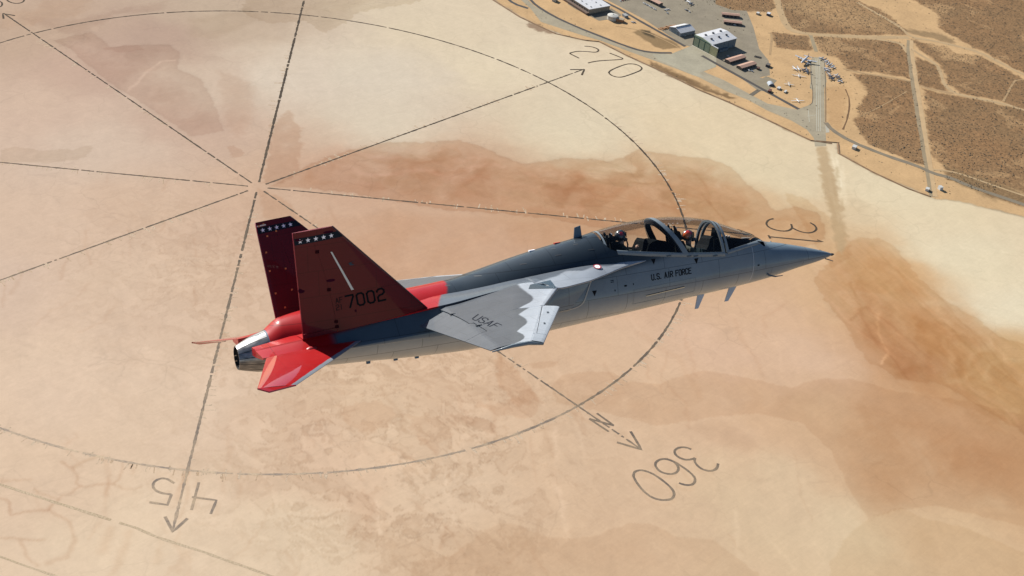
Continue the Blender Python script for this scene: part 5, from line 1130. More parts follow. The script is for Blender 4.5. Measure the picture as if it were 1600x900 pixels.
# ---- fins
FA, FB, FC, FD = (12.98, .97, .20), (10.33, .96, .41), (12.31, 1.50, 2.39), (13.09, 1.43, 2.35)
def fin_pt(a, h, side, sg=1):
    """a 0 leading edge..1 trailing edge, h 0 root..1 tip, side +1 outboard skin"""
    le = np.array(FB)*(1-h)+np.array(FC)*h; te = np.array(FA)*(1-h)+np.array(FD)*h; p = le*(1-a)+te*a
    t = (.055*(1-h)+.022*h)*(4*a*(1-a))**.6*(1 if a < .999 and a > .001 else 0)+.004
    n = np.array([-.02, .978, -.208]); p = p+n*(t*side)-n*.055*0; return p*[1, sg, 1]
for sg in (1, -1):
    e = bpy.data.objects.new('tail_fin', None); COL.objects.link(e); e.parent = jet
    def fin_patch(name, a0, a1, h0, h1, parent, na, nh, colf):
        mb = MB()
        P = {}
        for sd in (1, -1):
            rows = [[fin_pt(a0(h)+(a1(h)-a0(h))*i/na, h, sd, sg) for i in range(na+1)] for h in np.linspace(h0, h1, nh+1)]
            cs = np.array([[colf(a0(h)+(a1(h)-a0(h))*i/na, h, sd) for i in range(na+1)] for h in np.linspace(h0, h1, nh+1)]); P[sd] = rows; mb.grid(rows, cs)
        for k in (0, -1):
            mb.grid([P[1][k], P[-1][k]], tuple(FINRED*1.6)); mb.grid([[r_[k] for r_ in P[1]], [r_[k] for r_ in P[-1]]], tuple(FINRED*1.2))
        return mb.build(name, PF, parent, smooth=.5, attr=True)
    def fcol(a, h, sd):
        z = .3+h*2.07
        c = FINRED
        b0 = .900-.012*a; b1 = .962-.010*a      # dark star band under the tip
        return tuple(c)
    hl = lambda h: float(np.interp(h, [0, 1], [.735, .60])); 
    fin_patch('fin_skin', lambda h: 0., lambda h: hl(h)-.0012, 0, .875, e, 40, 40, fcol)
    rud = fin_patch('rudder', lambda h: hl(h)+.0012, lambda h: 1., .045, .875, e, 14, 30, fcol)
    fin_patch('fin_foot', lambda h: hl(h)+.004, lambda h: 1., 0, .04, e, 14, 3, fcol)
    fin_patch('fin_tip', lambda h: 0., lambda h: 1., .875, 1., e, 50, 8, fcol)
    # markings
    def on_fin(a, h, sd, lift=.004): n = np.array([-.02, .978, -.208])*[1, sg, 1]; return fin_pt(a, h, sd, sg)+n*sd*lift
    for sd in (1, -1):
        mb = MB(); mb.grid([[on_fin(a, .885 if q == 0 else .945, sd, .003) for a in np.linspace(.015, .985, 30)] for q in (0, 1)]); mb.build('star_band', mat('band_black', (.010, .016, .024), .7, spec=.1), e)
        # white five-pointed stars
        for k in range(5):
            a0, h0 = .86-.165*k+.01, .915; mb = MB(); vs = [on_fin(a0, h0, sd, .007)]
            c0 = on_fin(a0, h0, sd, .007); ua = on_fin(a0+.01, h0, sd, .007)-c0; ua /= np.linalg.norm(ua); uh = np.array(on_fin(a0, h0+.01, sd, .007))-c0; uh = uh-ua*(uh @ ua); uh /= np.linalg.norm(uh)
            for j in range(10):
                rr_ = .052 if j % 2 == 0 else .021; an = math.pi/2+j*math.pi/5; vs.append(c0+ua*rr_*math.cos(an)+uh*rr_*math.sin(an))
            mb.add(vs, [(0, 1+j, 1+(j+1) % 10) for j in range(10)]); mb.build('star', WHT, e)
    mb = MB(); mb.tube([fin_pt(0, h, 1, sg)*[1, 1, 1] for h in np.linspace(0, 1, 10)], .014, 6); mb.build('leading_strip', mat('fin_edge_dark', (.035, .012, .02), .4), e, smooth=True)
    # marker spots on the inner skin, actuator fairings outside
    if sg == -1:
        for a, h in ((.93, .96), (.80, .97), (.82, .85), (.93, .70), (.95, .52), (.75, .51), (.95, .30), (.70, .325), (.90, .15), (.66, .19), (.60, .88), (.78, .30), (.66, .33)):
            mb = MB(); c0 = on_fin(a, h, -1, .004); mb.add([c0+np.array([.02*i, 0, .02*j]) for i, j in ((-1, -1), (1, -1), (1, 1), (-1, 1))], [(0, 1, 2, 3)]); mb.build('marker_spot', mat('spot_orange', (.50, .20, .06), .6), e)
        mb = MB(); mb.grid([[on_fin(a, h, -1, .005) for a in (.75, .985)] for h in (.955, .968)]); mb.grid([[on_fin(a, h, -1, .005) for a in np.linspace(.62, .99, 6)] for h in (.063, .075)]); mb.build('glint_stripe', GLINT, e)  # cream streaks painted where the skin mirrors bright light
        mb = MB(); c0 = on_fin(.60, .42, -1, .01); mb.tube([c0+np.array([-.03, 0, .05]), c0+np.array([.03, 0, 0]), c0+np.array([-.02, 0, -.05])], .012, 6); mb.build('static_probe', WHT, e)
        mb = MB(); mb.tube([on_fin(1., h, 1, 0)+np.array([.006, 0, 0]) for h in np.linspace(.02, 1, 8)], .009, 6); mb.build('sunlit_strip', GLINT, e)  # sunlit trailing edge, painted as a cream strip
    else:
        mb = MB(); mb.grid([[on_fin(a, h, 1, .005) for a in (x_-.013, x_+.013)] for x_, h in ((.415, .765), (.452, .365))]); mb.build('formation_light', mat('light_strip_pale', (.55, .57, .52), .4), e)
        for a, h in ((.50, .60), (.64, .62), (.84, .42), (.60, .40), (.30, .52)):
            pass
        for a, h, k in ((.30, .625, 1),):
            mb = MB(); c0 = on_fin(a, h, 1, .01); mb.add([c0, c0+np.array([-.14, 0, .03]), c0+np.array([-.05, 0, .0]), c0+np.array([-.12, 0, -.05]), c0+np.array([-.03, 0, -.05])], [(0, 1, 2), (0, 2, 3, 4)]); mb.build('vent_scoop', BLK, e)
        for a_, h_, w_, t_ in ((.86, .93, .10, .03), (.97, .46, .07, .05), (.62, .50, .09, .03), (.20, .955, .10, .02), (.53, .16, .02, .03)):
            c0 = on_fin(a_, h_, 1, .006); mb = MB(); mb.grid([[c0+np.array([w_*math.cos(q_)*rr_, 0, t_*math.sin(q_)*rr_]) for q_ in np.linspace(0, 2*math.pi, 13)] for rr_ in (.02, 1)]); mb.build('fin_plate', mat('plate_wine', (.045, .004, .014), .8, spec=.05), e)
        for row in (.08, .12, .30, .55, .70, .84):
            for a_ in np.linspace(.06, .94, 26):
                pass
        for h in (.79, .415, .10, .05):
            a = hl(h); mb = MB(); c0 = on_fin(a, h, 1, .0); mb.box(c0-[.035, .01, .03], c0+np.array([.035, .016, .03])); mb.build('rudder_hinge', mat('hinge_dark', (.03, .004, .006), .8, spec=.05), e)
    mb = MB(); mb.tube([on_fin(1.0, h, 1, -.004) for h in np.linspace(0, 1, 8)], .011, 6); mb.build('trailing_edge', mat('fin_edge_red', (.30, .02, .03), .4), e, smooth=True)
# ---- tailplanes
def stab_pt(u, v, side, sg=1):
    """u along span 0..1, v chord 0 leading..1 trailing"""
    LE = [(11.86, 1.17, .015), (13.71, 2.79, -.285)]; TEp = [(13.84, 1.27, -.005), (14.46, 2.86, -.215)]
    le = np.array(LE[0])*(1-u)+np.array(LE[1])*u; te = np.array(TEp[0])*(1-u)+np.array(TEp[1])*u; p = le*(1-v)+te*v
    t = (.035*(1-u)+.016*u)*(4*v*(1-v))**.6+.003; return (p+np.array([0, .1, 1.])*t*side)*[1, sg, 1]
for sg in (1, -1):
    e = bpy.data.objects.new('tailplane', None); COL.objects.link(e); e.parent = jet
    def scol(v, u): return tuple((np.array((.20, .22, .25)) if v < np.interp(u, [0, 1], [.055, .14]) else RED))
    mb = MB(); P = {}
    for sd in (1, -1):
        rows = [[stab_pt(u, v, sd, sg) for v in np.linspace(0, 1, 90)] for u in np.linspace(0, 1, 50)]; P[sd] = rows
        mb.grid(rows, np.array([[scol(v, u) for v in np.linspace(0, 1, 90)] for u in np.linspace(0, 1, 50)]))
    for k in (0, -1): mb.grid([P[1][k], P[-1][k]], tuple(RED*.5)); mb.grid([[r_[k] for r_ in P[1]], [r_[k] for r_ in P[-1]]], tuple(DARKG if k == 0 else RED*.6))
    mb.build('tailplane_skin', PS, e, smooth=.5, attr=True)
    # cut tip: a small triangle beyond the chord line
    a, b_, c_ = stab_pt(1, 0, 0, sg), np.array([14.27, 2.96*sg, -.29]), stab_pt(1, 1, 0, sg)
    mb = MB(); up_, dn = np.array([0, 0, .014]), np.array([0, 0, -.014]); mb.add([a+up_, b_+up_, c_+up_, a+dn, b_+dn, c_+dn], [(0, 1, 2), (3, 5, 4), (0, 3, 4, 1), (1, 4, 5, 2)], tuple(RED)); mb.build('tip_cap', PS, e, attr=True)
    mb = MB(); mb.lathe([(.01, -.05), (.07, -.04), (.08, .1), (.05, .16)], 12, org=(12.85, sg*1.22, .0), axis='x'); mb.build('tailplane_pivot', mat('pivot_red', (.30, .012, .014), .4), e, smooth=True)
# ---- exhaust nozzle
NOZ = bpy.data.materials.new('nozzle_metal'); NOZ.use_nodes = True; nt = NOZ.node_tree; b = nt.nodes['Principled BSDF']; b.inputs['Metallic'].default_value = .85; b.inputs['Roughness'].default_value = .36
tc = nd(nt, 'ShaderNodeTexCoord'); mp = nd(nt, 'ShaderNodeMapping'); mp.inputs['Scale'].default_value = (1.2, 7, 7); nt.links.new(tc.outputs['Object'], mp.inputs[0]); nz = nd(nt, 'ShaderNodeTexNoise', i_Scale=2., i_Detail=5.); nt.links.new(mp.outputs[0], nz.inputs['Vector'])
cr = nd(nt, 'ShaderNodeValToRGB'); cr.color_ramp.elements[0].position = .35; cr.color_ramp.elements[0].color = (.10, .105, .115, 1); cr.color_ramp.elements[1].position = .7; cr.color_ramp.elements[1].color = (.32, .315, .31, 1); nt.links.new(nz.outputs[0], cr.inputs[0]); nt.links.new(cr.outputs[0], b.inputs['Base Color'])
nz_e = bpy.data.objects.new('exhaust_nozzle', None); COL.objects.link(nz_e); nz_e.parent = jet
def ncen(s): return float(np.interp(s, [13.3, 14.14], [-.085, -.15]))
def nrad(s): return float(np.interp(s, [13.42, 13.5, 13.75, 14.0, 14.14], [.425, .42, .375, .295, .245]))
NP = 14
for k in range(NP):
    mb = MB(); a0 = (k+.04)*2*math.pi/NP; a1 = (k+.96)*2*math.pi/NP; rows = []
    for s in np.linspace(13.53, 14.14, 12): rows.append([(s, nrad(s)*math.cos(a)*1.0, ncen(s)+nrad(s)*math.sin(a)) for a in np.linspace(a0, a1, 6)])
    inn = [[(s, (nrad(s)-.02)*math.cos(a), ncen(s)+(nrad(s)-.02)*math.sin(a)) for a in np.linspace(a0, a1, 6)] for s in np.linspace(14.14, 13.6, 8)]
    mb.grid(rows); mb.grid([rows[-1], inn[0]]); mb.grid(inn); mb.build('nozzle_petal', NOZ, nz_e, smooth=.5)
mb = MB(); mb.grid([[(s, r_*math.cos(a), ncen(s)+r_*math.sin(a)) for a in np.linspace(0, 2*math.pi, 33)[:-1]] for s, r_ in ((13.42, .39), (13.56, .395), (13.75, .345), (14.0, .255), (14.09, .215), (13.6, .2), (13.3, .19))], closed_v=True); mb.build('nozzle_liner', mat('soot', (.03, .028, .026), .8), nz_e, smooth=.6)
mb = MB(); mb.grid([[(s, r_*math.cos(a), ncen(s)+r_*math.sin(a)) for a in np.linspace(0, 2*math.pi, 41)[:-1]] for s, r_ in ((13.46, .395), (13.46, .428), (13.53, .425), (13.53, .395))], closed_v=True); mb.build('nozzle_ring', mat('ring_steel', (.35, .37, .4), .3, metal=.9), nz_e, smooth=.6)
mb = MB(); mb.add([(13.32, .22*math.cos(a), -.1+.22*math.sin(a)) for a in np.linspace(0, 2*math.pi, 25)[:-1]], [tuple(range(24))]); mb.build('nozzle_core', mat('soot', (.02, .02, .02), .9), nz_e)
# ---- antennas, probes and small fittings
def blade(name, pts, w, mt, lab=None):
    mb = MB(); n = len(pts); mb.add([(s, y-w, z) for s, y, z in pts]+[(s, y+w, z) for s, y, z in pts], [tuple(range(n)), tuple(range(n, 2*n))[::-1]]+[(i, n+i, n+(i+1) % n, (i+1) % n) for i in range(n)]); return mb.build(name, mt, jet)
ANT = mat('antenna_blue_grey', (.34, .38, .44), .5, coat=.1); ANTD = mat('antenna_dark', (.04, .07, .10), .4, coat=.3)
blade('blade_antenna', [(6.30, 0, 1.20), (6.42, 0, 1.22), (6.50, 0, 1.22), (6.46, 0, 1.47), (6.32, 0, 1.50)], .012, ANTD)
for pts in ([(3.40, .1, -.30), (3.62, .1, -.34), (3.73, .1, -.71), (3.65, .1, -.71)], [(2.58, .1, -.28), (2.80, .1, -.30), (2.97, .1, -.655), (2.88, .1, -.655)]): blade('blade_antenna', pts, .012, ANT)
mb = MB(); mb.tube([(2.02, .32, -.10), (1.98, .40, -.17), (1.86, .45, -.21), (1.66, .45, -.215)], [.03, .022, .016, .008], 8); mb.build('air_data_probe', ANTD, jet, smooth=True)
mb = MB(); mb.tube([(.25, .06, -.07), (.17, .075, -.10), (.06, .09, -.15)], [.012, .012, .008], 8); mb.build('air_data_probe', ANTD, jet, smooth=True)
mb = MB(); mb.tube([(.15, 0, .04), (.35, 0, .135)], .014, 6); mb.build('nose_strip', BLK, jet)
for s, z in ((10.33, -.72), (11.4, -.66), (10.8, -.69)): blade('belly_fitting', [(s-.05, .05, z+.08), (s+.05, .05, z+.08), (s+.05, .05, z-.045), (s-.03, .05, z-.045)], .02, ANTD)
mb = MB(); mb.lathe([(.014, 0), (.018, .01), (.006, .025)], 10, org=(1.62, 0, .50)); mb.build('nose_fitting', FRM, jet)
for s in (6.9, 7.5): z = body_top(s); mb = MB(); mb.box((s-.07, -.03, z-.01), (s+.07, .03, z+.02)); mb.build('spine_light', WHT if s > 7.2 else mat('red_light', (.5, .05, .04), .3), jet)
# ---- stencils and markings, laid on the skin
def body_surf(s, z, lift=.006):
    y = body_y(s, z); return np.array([s, y+lift, z])
GLY = {'0': [[(.15,0),(.45,0),(.6,.15),(.6,.85),(.45,1),(.15,1),(0,.85),(0,.15),(.15,0)]], '2': [[(0,.8),(0,.87),(.15,1),(.45,1),(.6,.85),(.6,.66),(.45,.53),(.15,.47),(0,.34),(0,0),(.62,0)]],
 '7': [[(-.03,1),(.6,1),(.6,.85),(.2,0)]], '1': [[(.3,0),(.3,1)]], 'A': [[(0,0),(.3,1),(.6,0)],[(.12,.33),(.48,.33)]], 'F': [[(0,0),(0,1),(.6,1)],[(0,.53),(.5,.53)]],
 'U': [[(0,1),(0,.15),(.15,0),(.45,0),(.6,.15),(.6,1)]], 'S': [[(.6,.82),(.6,.87),(.45,1),(.15,1),(0,.85),(0,.65),(.15,.53),(.45,.47),(.6,.35),(.6,.15),(.45,0),(.15,0),(0,.15),(0,.2)]],
 'I': [[(.3,0),(.3,1)]], 'R': [[(0,0),(0,1),(.45,1),(.6,.87),(.6,.62),(.45,.5),(0,.5)],[(.3,.5),(.6,0)]], 'O': [[(.15,0),(.45,0),(.6,.15),(.6,.85),(.45,1),(.15,1),(0,.85),(0,.15),(.15,0)]],
 'C': [[(.6,.80),(.6,.85),(.45,1),(.15,1),(0,.85),(0,.15),(.15,0),(.45,0),(.6,.15),(.6,.2)]], 'E': [[(.6,1),(0,1),(0,0),(.6,0)],[(0,.53),(.5,.53)]], '.': [[(.02,.03),(.14,.03)]]}
ADV = {'I': .38, '.': .28, ' ': .32, '1': .42}
def lettering(name, text, f, H, W, sw, mt, parent, gap=.24):
    """f(a, b) maps text metres (along, up) to a point on the skin; W = width of a letter's .6 box"""
    tot = sum(ADV.get(c, .6)+gap for c in text)-gap; x = 0; ob = []
    for c in text:
        ox = x-(.3-ADV.get(c, .6)/2 if c in 'I1' else 0)
        for l in GLY.get(c, []):
            P = [((ox+a)*W/.6, b_*H) for a, b_ in l]
            mb = MB()
            for (x0, y0), (x1, y1) in zip(P[:-1], P[1:]):
                L_ = math.hypot(x1-x0, y1-y0)+1e-9; dx, dy = (x1-x0)/L_, (y1-y0)/L_; e0 = sw*.42; n = max(1, int(L_/.05))
                row = []
                for k in range(n+1):
                    t = -e0+(L_+2*e0)*k/n; cx_, cy_ = x0+dx*t, y0+dy*t; row.append([f(cx_-dy*sw/2, cy_+dx*sw/2), f(cx_+dy*sw/2, cy_-dx*sw/2)])
                mb.grid(row)
            ob.append(mb)
        x += ADV.get(c, .6)+gap
    big = MB()
    for i, m_ in enumerate(ob): o = len(big.v); big.v += [(p[0], p[1], p[2]) for p in m_.v]; big.f += [tuple(o+k for k in fc) for fc in m_.f]; big.m += [0]*len(m_.f); big.c += m_.c
    return big.build(name, mt, parent, rec=False)
lettering('lettering', 'U.S. AIR FORCE', lambda a, b_: body_surf(5.10-a, .205+b_+.004*a), .118, .0575, .019, MARK, jet, gap=.26)
fo = lambda a, b_: None
def fin_map(u0, v0, u1, v1, uu, vv):
    """text frame on the starboard fin's outer skin from three surveyed points: baseline start, baseline end, top start"""
    n = np.array([-.02, .978, -.208]); P0 = hit_plane(u0, v0, FA, n); P1 = hit_plane(u1, v1, FA, n); P2 = hit_plane(uu, vv, FA, n); ax = P1-P0; L_ = np.linalg.norm(ax); ax /= L_; ay = P2-P0; H_ = np.linalg.norm(ay); ay /= H_
    le, te = np.array(FB), np.array(FA)
    def f(a, b_):
        q = P0+ax*a+ay*b_; h = (q[2]-.3)/2.07
        for _ in range(3):
            A_ = np.array(FB)*(1-h)+np.array(FC)*h; B_ = np.array(FA)*(1-h)+np.array(FD)*h; t = (q[0]-A_[0])/(B_[0]-A_[0]); zz = A_[2]*(1-t)+B_[2]*t; h += (q[2]-zz)/2.0
        return fin_pt(min(.995, max(0.003, t)), h, 1)+n*.005
    return f, L_, H_
f_, L_, H_ = fin_map(542, 479.5, 600.5, 467, 538.5, 461.5); lettering('tail_number', '7002', f_, H_, L_/(4*.6+3*.30)*.6*1.0, .036, MARK, jet, gap=.30)
f_, L_, H_ = fin_map(523.5, 473, 534, 470.5, 522.5, 465); lettering('tail_code', 'AF', f_, H_, L_/1.45*.6, .012, MARK, jet, gap=.25)
f_, L_, H_ = fin_map(524.5, 483.5, 534, 481.5, 523.3, 475.5); lettering('tail_code', '21', f_, H_, L_/1.3*.6, .012, MARK, jet, gap=.25)
def wmap(a, b_, y0=2.45, f0=.728):
    y = y0+a; f_ = f0-.03*a/.9-b_/2.5; return wing_pt(y, f_)+np.array([0, 0, .006])
def tri(name, s, z, w, h, mt=MARK):
    mb = MB(); mb.add([body_surf(s-w/2, z+h/2), body_surf(s+w/2, z+h/2), body_surf(s+w*.05, z-h/2)], [(0, 1, 2)]); mb.build(name, mt, jet, rec=False)
tri('warning_triangle', 5.0, .59, .11, .12); tri('warning_triangle', 3.944, .45, .11, .12); tri('warning_triangle', 6.50, .13, .11, .12)
def patch_on_body(name, s0, s1, z0, z1, mt, lift=.006, n=10, tilt=0):
    mb = MB(); mb.grid([[body_surf(s0+(s1-s0)*k/n, z_+tilt*(k/n), lift) for k in range(n+1)] for z_ in (z0, z1)]); return mb.build(name, mt, jet, rec=False)
patch_on_body('slit_dark', 4.28, 5.24, -.062, -.052, MARK, tilt=-.052); patch_on_body('slit_pale', 4.28, 5.24, -.085, -.064, mat('slit_cream', (.5, .45, .33), .5), tilt=-.052)
patch_on_body('access_mark', 6.02, 6.10, .335, .348, MARK); patch_on_body('access_mark', 6.02, 6.10, .30, .313, MARK); patch_on_body('access_square', 5.72, 5.78, .165, .20, MARK)
patch_on_body('vent_spot', 2.28, 2.33, .10, .13, MARK); patch_on_body('vent_spot', 5.55, 5.565, .17, .21, MARK); patch_on_body('vent_spot', 6.0, 6.02, .10, .14, MARK)
for s, z, w in ((6.35, 1.02, .14), (7.1, 1.0, .14), (7.9, .92, .14), (8.9, .80, .14), (9.6, .70, .1), (7.1, 1.12, .1), (6.6, 1.15, .1)): patch_on_body('stencil', s-w/2, s+w/2, z-.006, z+.008, mat('stencil_dark', (.03, .035, .04), .5))
# thin outline of the long side hatch
for a in ((4.0, 5.55, .10, .10, -.075), (4.0, 5.55, -.22, -.22, -.075)):
    patch_on_body('hatch_seam', a[0], a[1], a[2]-.003, a[2]+.003, mat('seam_grey', (.11, .13, .15), .6), tilt=-.04, lift=.004)
for s in (4.0, 5.55): mb = MB(); mb.grid([[body_surf(s+d, z, .004) for d in (-.003, .003)] for z in np.linspace(-.22 if s < 5 else -.26, .10 if s < 5 else .06, 12)]); mb.build('hatch_seam', mat('seam_grey', (.11, .13, .15), .6), jet, rec=False)
# radome seam
mb = MB(); mb.grid([[np.array([p[0]+d, p[1]*1.004+.003, p[2]]) for d in (-.006, .006)] for p in [prof_pt(2.44-.12*max(-1, min(.4, math.sin(t)*.5)), t) for t in np.linspace(-1.4, .75, 30)]]); mb.build('radome_seam', mat('seam_light', (.34, .38, .42), .5), jet, rec=False)
# insignia: white-centred red disc on the leading-edge extension, faint star emblem on the boom
def disc(name, c, ux, uy, r0, r1, mt, n=24):
    mb = MB(); vs = []; 
    for k in range(n): a = 2*math.pi*k/n; vs += [c+(ux*math.cos(a)+uy*math.sin(a))*r0, c+(ux*math.cos(a)+uy*math.sin(a))*r1]
    mb.add(vs, [(2*k, 2*k+1, (2*k+3) % (2*n), (2*k+2) % (2*n)) for k in range(n)]); return mb.build(name, mt, jet, rec=False)
s_ = 6.40; a_, b2 = ipt(INN, s_), ipt(OUT, s_); c0 = a_*.62+b2*.38+np.array([0, 0, .040]); uy = (b2-a_)/np.linalg.norm(b2-a_); ux = np.array([1., 0, 0])
disc('round_marking', c0, ux*.95, uy, .0, .062, WHT); disc('round_marking', c0, ux, uy, .062, .088, mat('ring_red', (.30, .03, .04), .5))
EM = mat('emblem_dark', (.055, .085, .115), .5, vary=.1)
c0 = hit_plane(650, 514, (11, 1.08, .1), (0, .87, .36)); uy = np.array([0, -.38, .92]); nrm = np.array([0, .92, .38])
tt = lambda p: p
c0 = c0+nrm*.02
disc('star_emblem', c0, ux, uy, .10, .115, EM); vs = [c0]
for j in range(10): rr_ = .10 if j % 2 == 0 else .04; an = math.pi/2+j*math.pi/5; vs.append(c0+ux*rr_*math.cos(an)+uy*rr_*math.sin(an))
mb = MB(); mb.add(vs, [(0, 1+j, 1+(j+1) % 10) for j in range(10)]); mb.build('star_emblem', EM, jet, rec=False)
for sg in (1, -1): mb = MB(); q = c0+ux*.12*sg; mb.add([q-uy*.03, q+ux*.1*sg-uy*.03, q+ux*.1*sg+uy*.03, q+uy*.03], [(0, 1, 2, 3)]); mb.build('emblem_bar', EM, jet, rec=False)

# shade of the slot behind the drooped leading edge, painted dark blue on the skin
from mathutils.bvhtree import BVHTree
skins = [o for o in jet.children_recursive if o.type == 'MESH' and o.name.split('.')[0] in ('leading_edge_extension', 'wing_skin', 'fuselage', 'intake_trunk')]
bv = [BVHTree.FromPolygons([tuple(v.co) for v in o.data.vertices], [tuple(p_.vertices) for p_ in o.data.polygons]) for o in skins]
def skin_hit(u, v, lift=.012):
    d = Vector(jray(u, v)).normalized(); o = Vector(JC); best = None
    for t_ in bv:
        h = t_.ray_cast(o, d)
        if h[0] is not None and (best is None or h[3] < best[1]): best = (h[0], h[3])
    return np.array(best[0]-d*lift)
mb = MB(); q = [(828.3, 444.7), (860, 437.5), (870.5, 450.6), (825.8, 451.4)]
rows = []
for i in range(9):
    t_ = i/8; A_ = np.array(q[0])*(1-t_)+np.array(q[3])*t_; B_ = np.array(q[1])*(1-t_)+np.array(q[2])*t_; rows.append([skin_hit(*(A_*(1-k/14)+B_*k/14)) for k in range(15)])
mb.grid(rows); mb.build('root_slot_shade', mat('slot_shade', (.014, .036, .058), .5, coat=.3), jet, rec=False)
P_ = [(923.5, 439.5), (921, 447), (918, 456), (914.5, 467), (911, 474), (905, 479), (896, 482.5), (884, 485.5), (874, 487.5)]
P_ = smooth_line([np.array(p) for p in P_], 2); rows = []
for k, p_ in enumerate(P_):
    t_ = P_[min(k+1, len(P_)-1)]-P_[max(0, k-1)]; t_ /= np.linalg.norm(t_); n_ = np.array([-t_[1], t_[0]]); rows.append([skin_hit(*(p_+n_*w_)) for w_ in (-.9, .9)])
mb = MB(); mb.grid(rows); mb.build('intake_fairing_edge', mat('fairing_pale', (.30, .29, .26), .5, coat=.3), jet, rec=False)

def quad_px(BL, BR, TL, TR, W_, H_):
    BL, BR, TL, TR = map(np.array, (BL, BR, TL, TR))
    def f(a, b_):
        u, v = a/W_, b_/H_; return skin_hit(*((BL*(1-u)+BR*u)*(1-v)+(TL*(1-u)+TR*u)*v), .009)
    return f
lettering('wing_lettering', 'USAF', quad_px((737.3, 498.4), (773.5, 513.6), (747.2, 491.2), (786, 508.8), .96, .36), .36, .17, .038, mat('marking_grey', (.012, .015, .022), .85, spec=.05), jet, gap=.26)

# ================================================================ the two crew members
def skin_body(name, verts, edges, radii, mt, Mw_, colf=None):
    me = bpy.data.meshes.new(name+'_skeleton'); me.from_pydata(verts, edges, []); ob = bpy.data.objects.new(name+'_skeleton', me); COL.objects.link(ob)
    md = ob.modifiers.new('skin', 'SKIN')
    if not me.skin_vertices:
        bm = bmesh.new(); bm.from_mesh(me); bm.verts.layers.skin.verify(); bm.to_mesh(me); bm.free()
    for i_, r_ in enumerate(radii): d_ = me.skin_vertices[0].data[i_]; d_.radius = r_ if isinstance(r_, tuple) else (r_, r_); d_.use_root = (i_ == 0)
    sb = ob.modifiers.new('sub', 'SUBSURF'); sb.levels = 2; sb.render_levels = 2
    dg = bpy.context.evaluated_depsgraph_get(); dg.update(); m2 = bpy.data.meshes.new_from_object(ob.evaluated_get(dg)); m2.name = name
    bpy.data.objects.remove(ob); m2.polygons.foreach_set('use_smooth', [True]*len(m2.polygons))
    m2.materials.clear(); m2.materials.append(mt)
    ca2 = m2.color_attributes.new('paint', 'FLOAT_COLOR', 'POINT')
    for i, v in enumerate(m2.vertices): c = colf(v.co); ca2.data[i].color = (*c, 1)
    o = bpy.data.objects.new(name, m2); COL.objects.link(o); o.matrix_world = Mw_; return o
SUIT = mat('flight_suit', rough=.85, attr='paint', vary=.25, nscale=14)
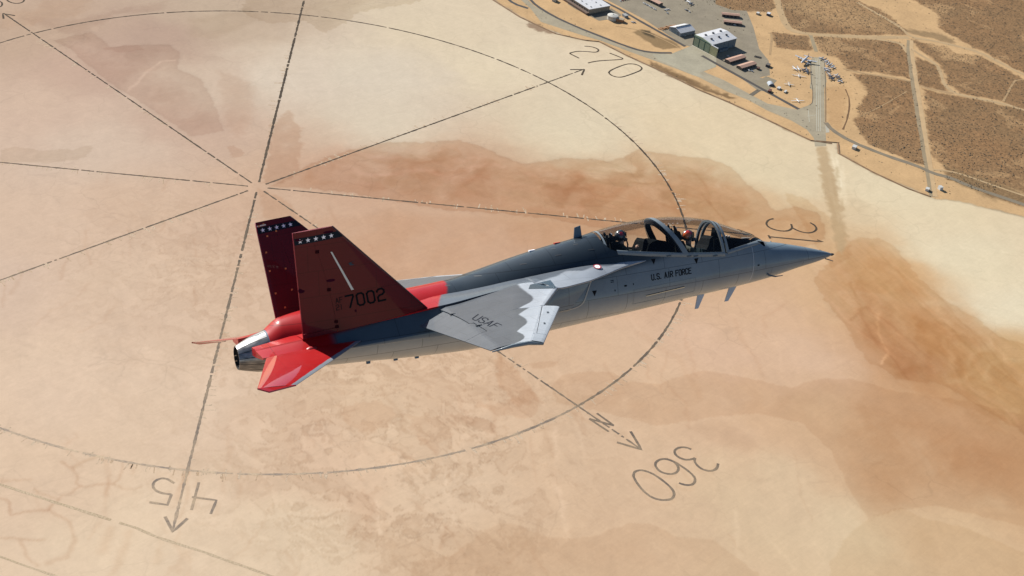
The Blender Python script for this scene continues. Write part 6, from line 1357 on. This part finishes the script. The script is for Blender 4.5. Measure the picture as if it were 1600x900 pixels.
def crew(s, z, turn, arm, helmet, patches, label):
    Mw_ = JW @ Matrix.Translation((s, 0, z)) @ Matrix.Rotation(turn, 4, 'Z')
    V = []; E_ = []; Rr = []
    def add(p, r_, par=None):
        V.append(p); Rr.append((r_, r_) if not isinstance(r_, tuple) else r_)
        if par is not None: E_.append((par, len(V)-1))
        return len(V)-1
    pel = add((.13, 0, -.80), (.15, .12)); w = add((.12, 0, -.62), (.14, .11), pel); ch = add((.09, 0, -.42), (.17, .12), w); up = add((.07, 0, -.27), (.15, .10), ch)
    nk = add((.03, 0, -.17), .058, up); jaw = add((.0, 0, -.09), (.065, .075), nk); hd = add((.01, 0, .0), (.075, .092), jaw); cr = add((.02, 0, .06), (.06, .07), hd)
    hands = {}
    for sg in (1, -1):
        sh = add((.07, sg*.19, -.27), .072, up); el_, wr = arm[sg]
        e1 = add(el_, .048, sh); w1 = add(wr, .031, e1); d = Vector(wr)-Vector(el_); d.normalize(); side = d.cross(Vector((0, 0, 1))).normalized(); dn = side.cross(d)
        pm = add(tuple(Vector(wr)+d*.055), (.034, .016), w1)
        for k in range(4):
            b0 = Vector(wr)+d*.085+side*(.024-.016*k); f1 = add(tuple(b0), .009, pm); ln = (.036, .041, .038, .030)[k]; f2 = add(tuple(b0+d*ln*.8+dn*-.012), .008, f1); add(tuple(b0+d*ln+dn*-.034), .007, f2)
        t1 = add(tuple(Vector(wr)+d*.04+side*.034), .010, pm); add(tuple(Vector(wr)+d*.075+side*.048-dn*.012), .009, t1)
        hp = add((.12, sg*.10, -.83), .088, pel); kn = add((-.40, sg*.17, -.70), .066, hp); an = add((-.58, sg*.16, -1.04), .044, kn); add((-.72, sg*.16, -1.08), .036, an)
        hands[sg] = Vector(wr)
    def colf(co):
        if any((co-h).length < .10 and (co-h).dot((h-Vector(arm[sg][0])).normalized()) > -.005 for sg, h in hands.items()): return (.34, .20, .14) if helmet == 'dark' else (.10, .09, .07)
        if co.z > -.15: return (.40, .24, .17)
        if -.50 < co.z < -.24 and abs(co.y) < .15: return (.020, .024, .020)      # survival vest
        return (.030, .036, .026)
    o = skin_body('person', V, E_, Rr, SUIT, Mw_, colf); tag(o, label, 'person')
    # face: nose, eyes behind the visor, ears under the shell
    mb = MB(); HM = {'dark': (.020, .024, .028), 'orange': (.022, .024, .028)}[helmet]
    rows = []; N1, N2 = 22, 28
    for i in range(N1+1):
        t = i/N1*math.pi; row = []
        for k in range(N2):
            a = k/N2*2*math.pi; x, y, zz = math.sin(t)*math.cos(a), math.sin(t)*math.sin(a), math.cos(t)
            # open at the face: pull the front-lower part back to a rim
            fr = max(0, -x)*max(0, .35-zz)*1.35; rx = .142*(1-.42*min(1, fr)); row.append((.022+x*rx, y*(.122-.012*min(1, fr)), .02+zz*(.135 if zz > 0 else .125)))
        rows.append(row)
    def hc(P):
        P = np.asarray(P); c = np.broadcast_to(np.array(HM), P.shape).copy()
        for (cx, cy, cz, rad, col) in patches:
            d = np.linalg.norm(P-np.array([cx, cy, cz]), axis=-1); a = sstep(rad, rad*.8, d) if False else 1-sstep(rad*.85, rad, d); c = c*(1-a[..., None])+np.array(col)*a[..., None]
        return c
    mb.grid(rows, hc(rows), closed_v=True); h = mb.build('helmet', mat('helmet_shell_'+helmet, rough=.3, coat=.8, attr='paint', vary=.05), o, smooth=True, attr=True)
    mb = MB(); rows = []
    for i in range(9):
        zz = -.045+.10*i/8; rows.append([(.022-.148*math.cos(a)*math.cos(zz*3.4), .126*math.sin(a), .03+zz) for a in np.linspace(-1.15, 1.15, 15)])
    mb.grid(rows); mb.build('visor', mat('visor_dark', (.01, .011, .014), .08, coat=1.), h, smooth=True)
    mb = MB(); mb.lathe([(.046, .02), (.050, 0), (.040, -.045), (.022, -.07), (.012, -.085)], 12, org=(-.09, 0, -.075), axis='x'); mk = mb.build('oxygen_mask', mat('mask_grey', (.05, .055, .055), .6), h, smooth=True)
    mb = MB(); mb.tube([(-.15, 0, -.10), (-.14, .04, -.19), (-.06, .10, -.30), (.0, .14, -.42)], .017, 8); mb.build('oxygen_hose', mat('hose_black', (.015, .015, .017), .7), o, smooth=True)
    mb = MB(); mb.tube([(.10, .12, -.20), (-.02, .10, -.30), (-.05, .09, -.46), (.0, .12, -.62)], [.02, .022, .022, .02], 6); mb.tube([(.10, -.12, -.20), (-.02, -.10, -.30), (-.05, -.09, -.46), (.0, -.12, -.62)], [.02, .022, .022, .02], 6); mb.build('harness', mat('harness_tan', (.10, .085, .055), .8), o, smooth=True)
    mb = MB(); mb.lathe([(.005, .03), (.03, .026), (.036, 0), (.03, -.01)], 12); e_ = mb.build('ear_cup', mat('mask_grey', (.05, .055, .055), .6), h, smooth=True); e_.location = (.03, .118, -.02); e_.rotation_euler = (-math.pi/2, 0, 0)
    return o
crew(5.36, 1.125, .25, {1: ((.04, .33, -.46), (-.12, .30, -.27)), -1: ((.02, -.30, -.50), (-.25, -.20, -.52))}, 'dark',
     [(.075, .11, .085, .050, (.50, .010, .030)), (.125, .08, .110, .030, (.62, .60, .60))], 'rear crew member in black helmet with red and white patch, hand raised')
crew(3.70, .905, -.12, {1: ((.04, .31, -.52), (-.24, .24, -.56)), -1: ((.04, -.31, -.52), (-.24, -.24, -.56))}, 'orange',
     [(.095, .09, .06, .088, (.70, .13, .02)), (.05, .08, .125, .05, (.55, .03, .02)), (-.02, .10, .09, .040, (.45, .02, .05)), (.05, .12, -.01, .045, (.70, .17, .03)), (.12, .09, .105, .024, (.70, .55, .35)), (.045, .135, .06, .022, (.03, .03, .035))],
     'front crew member in orange and black helmet seated under the forward canopy')
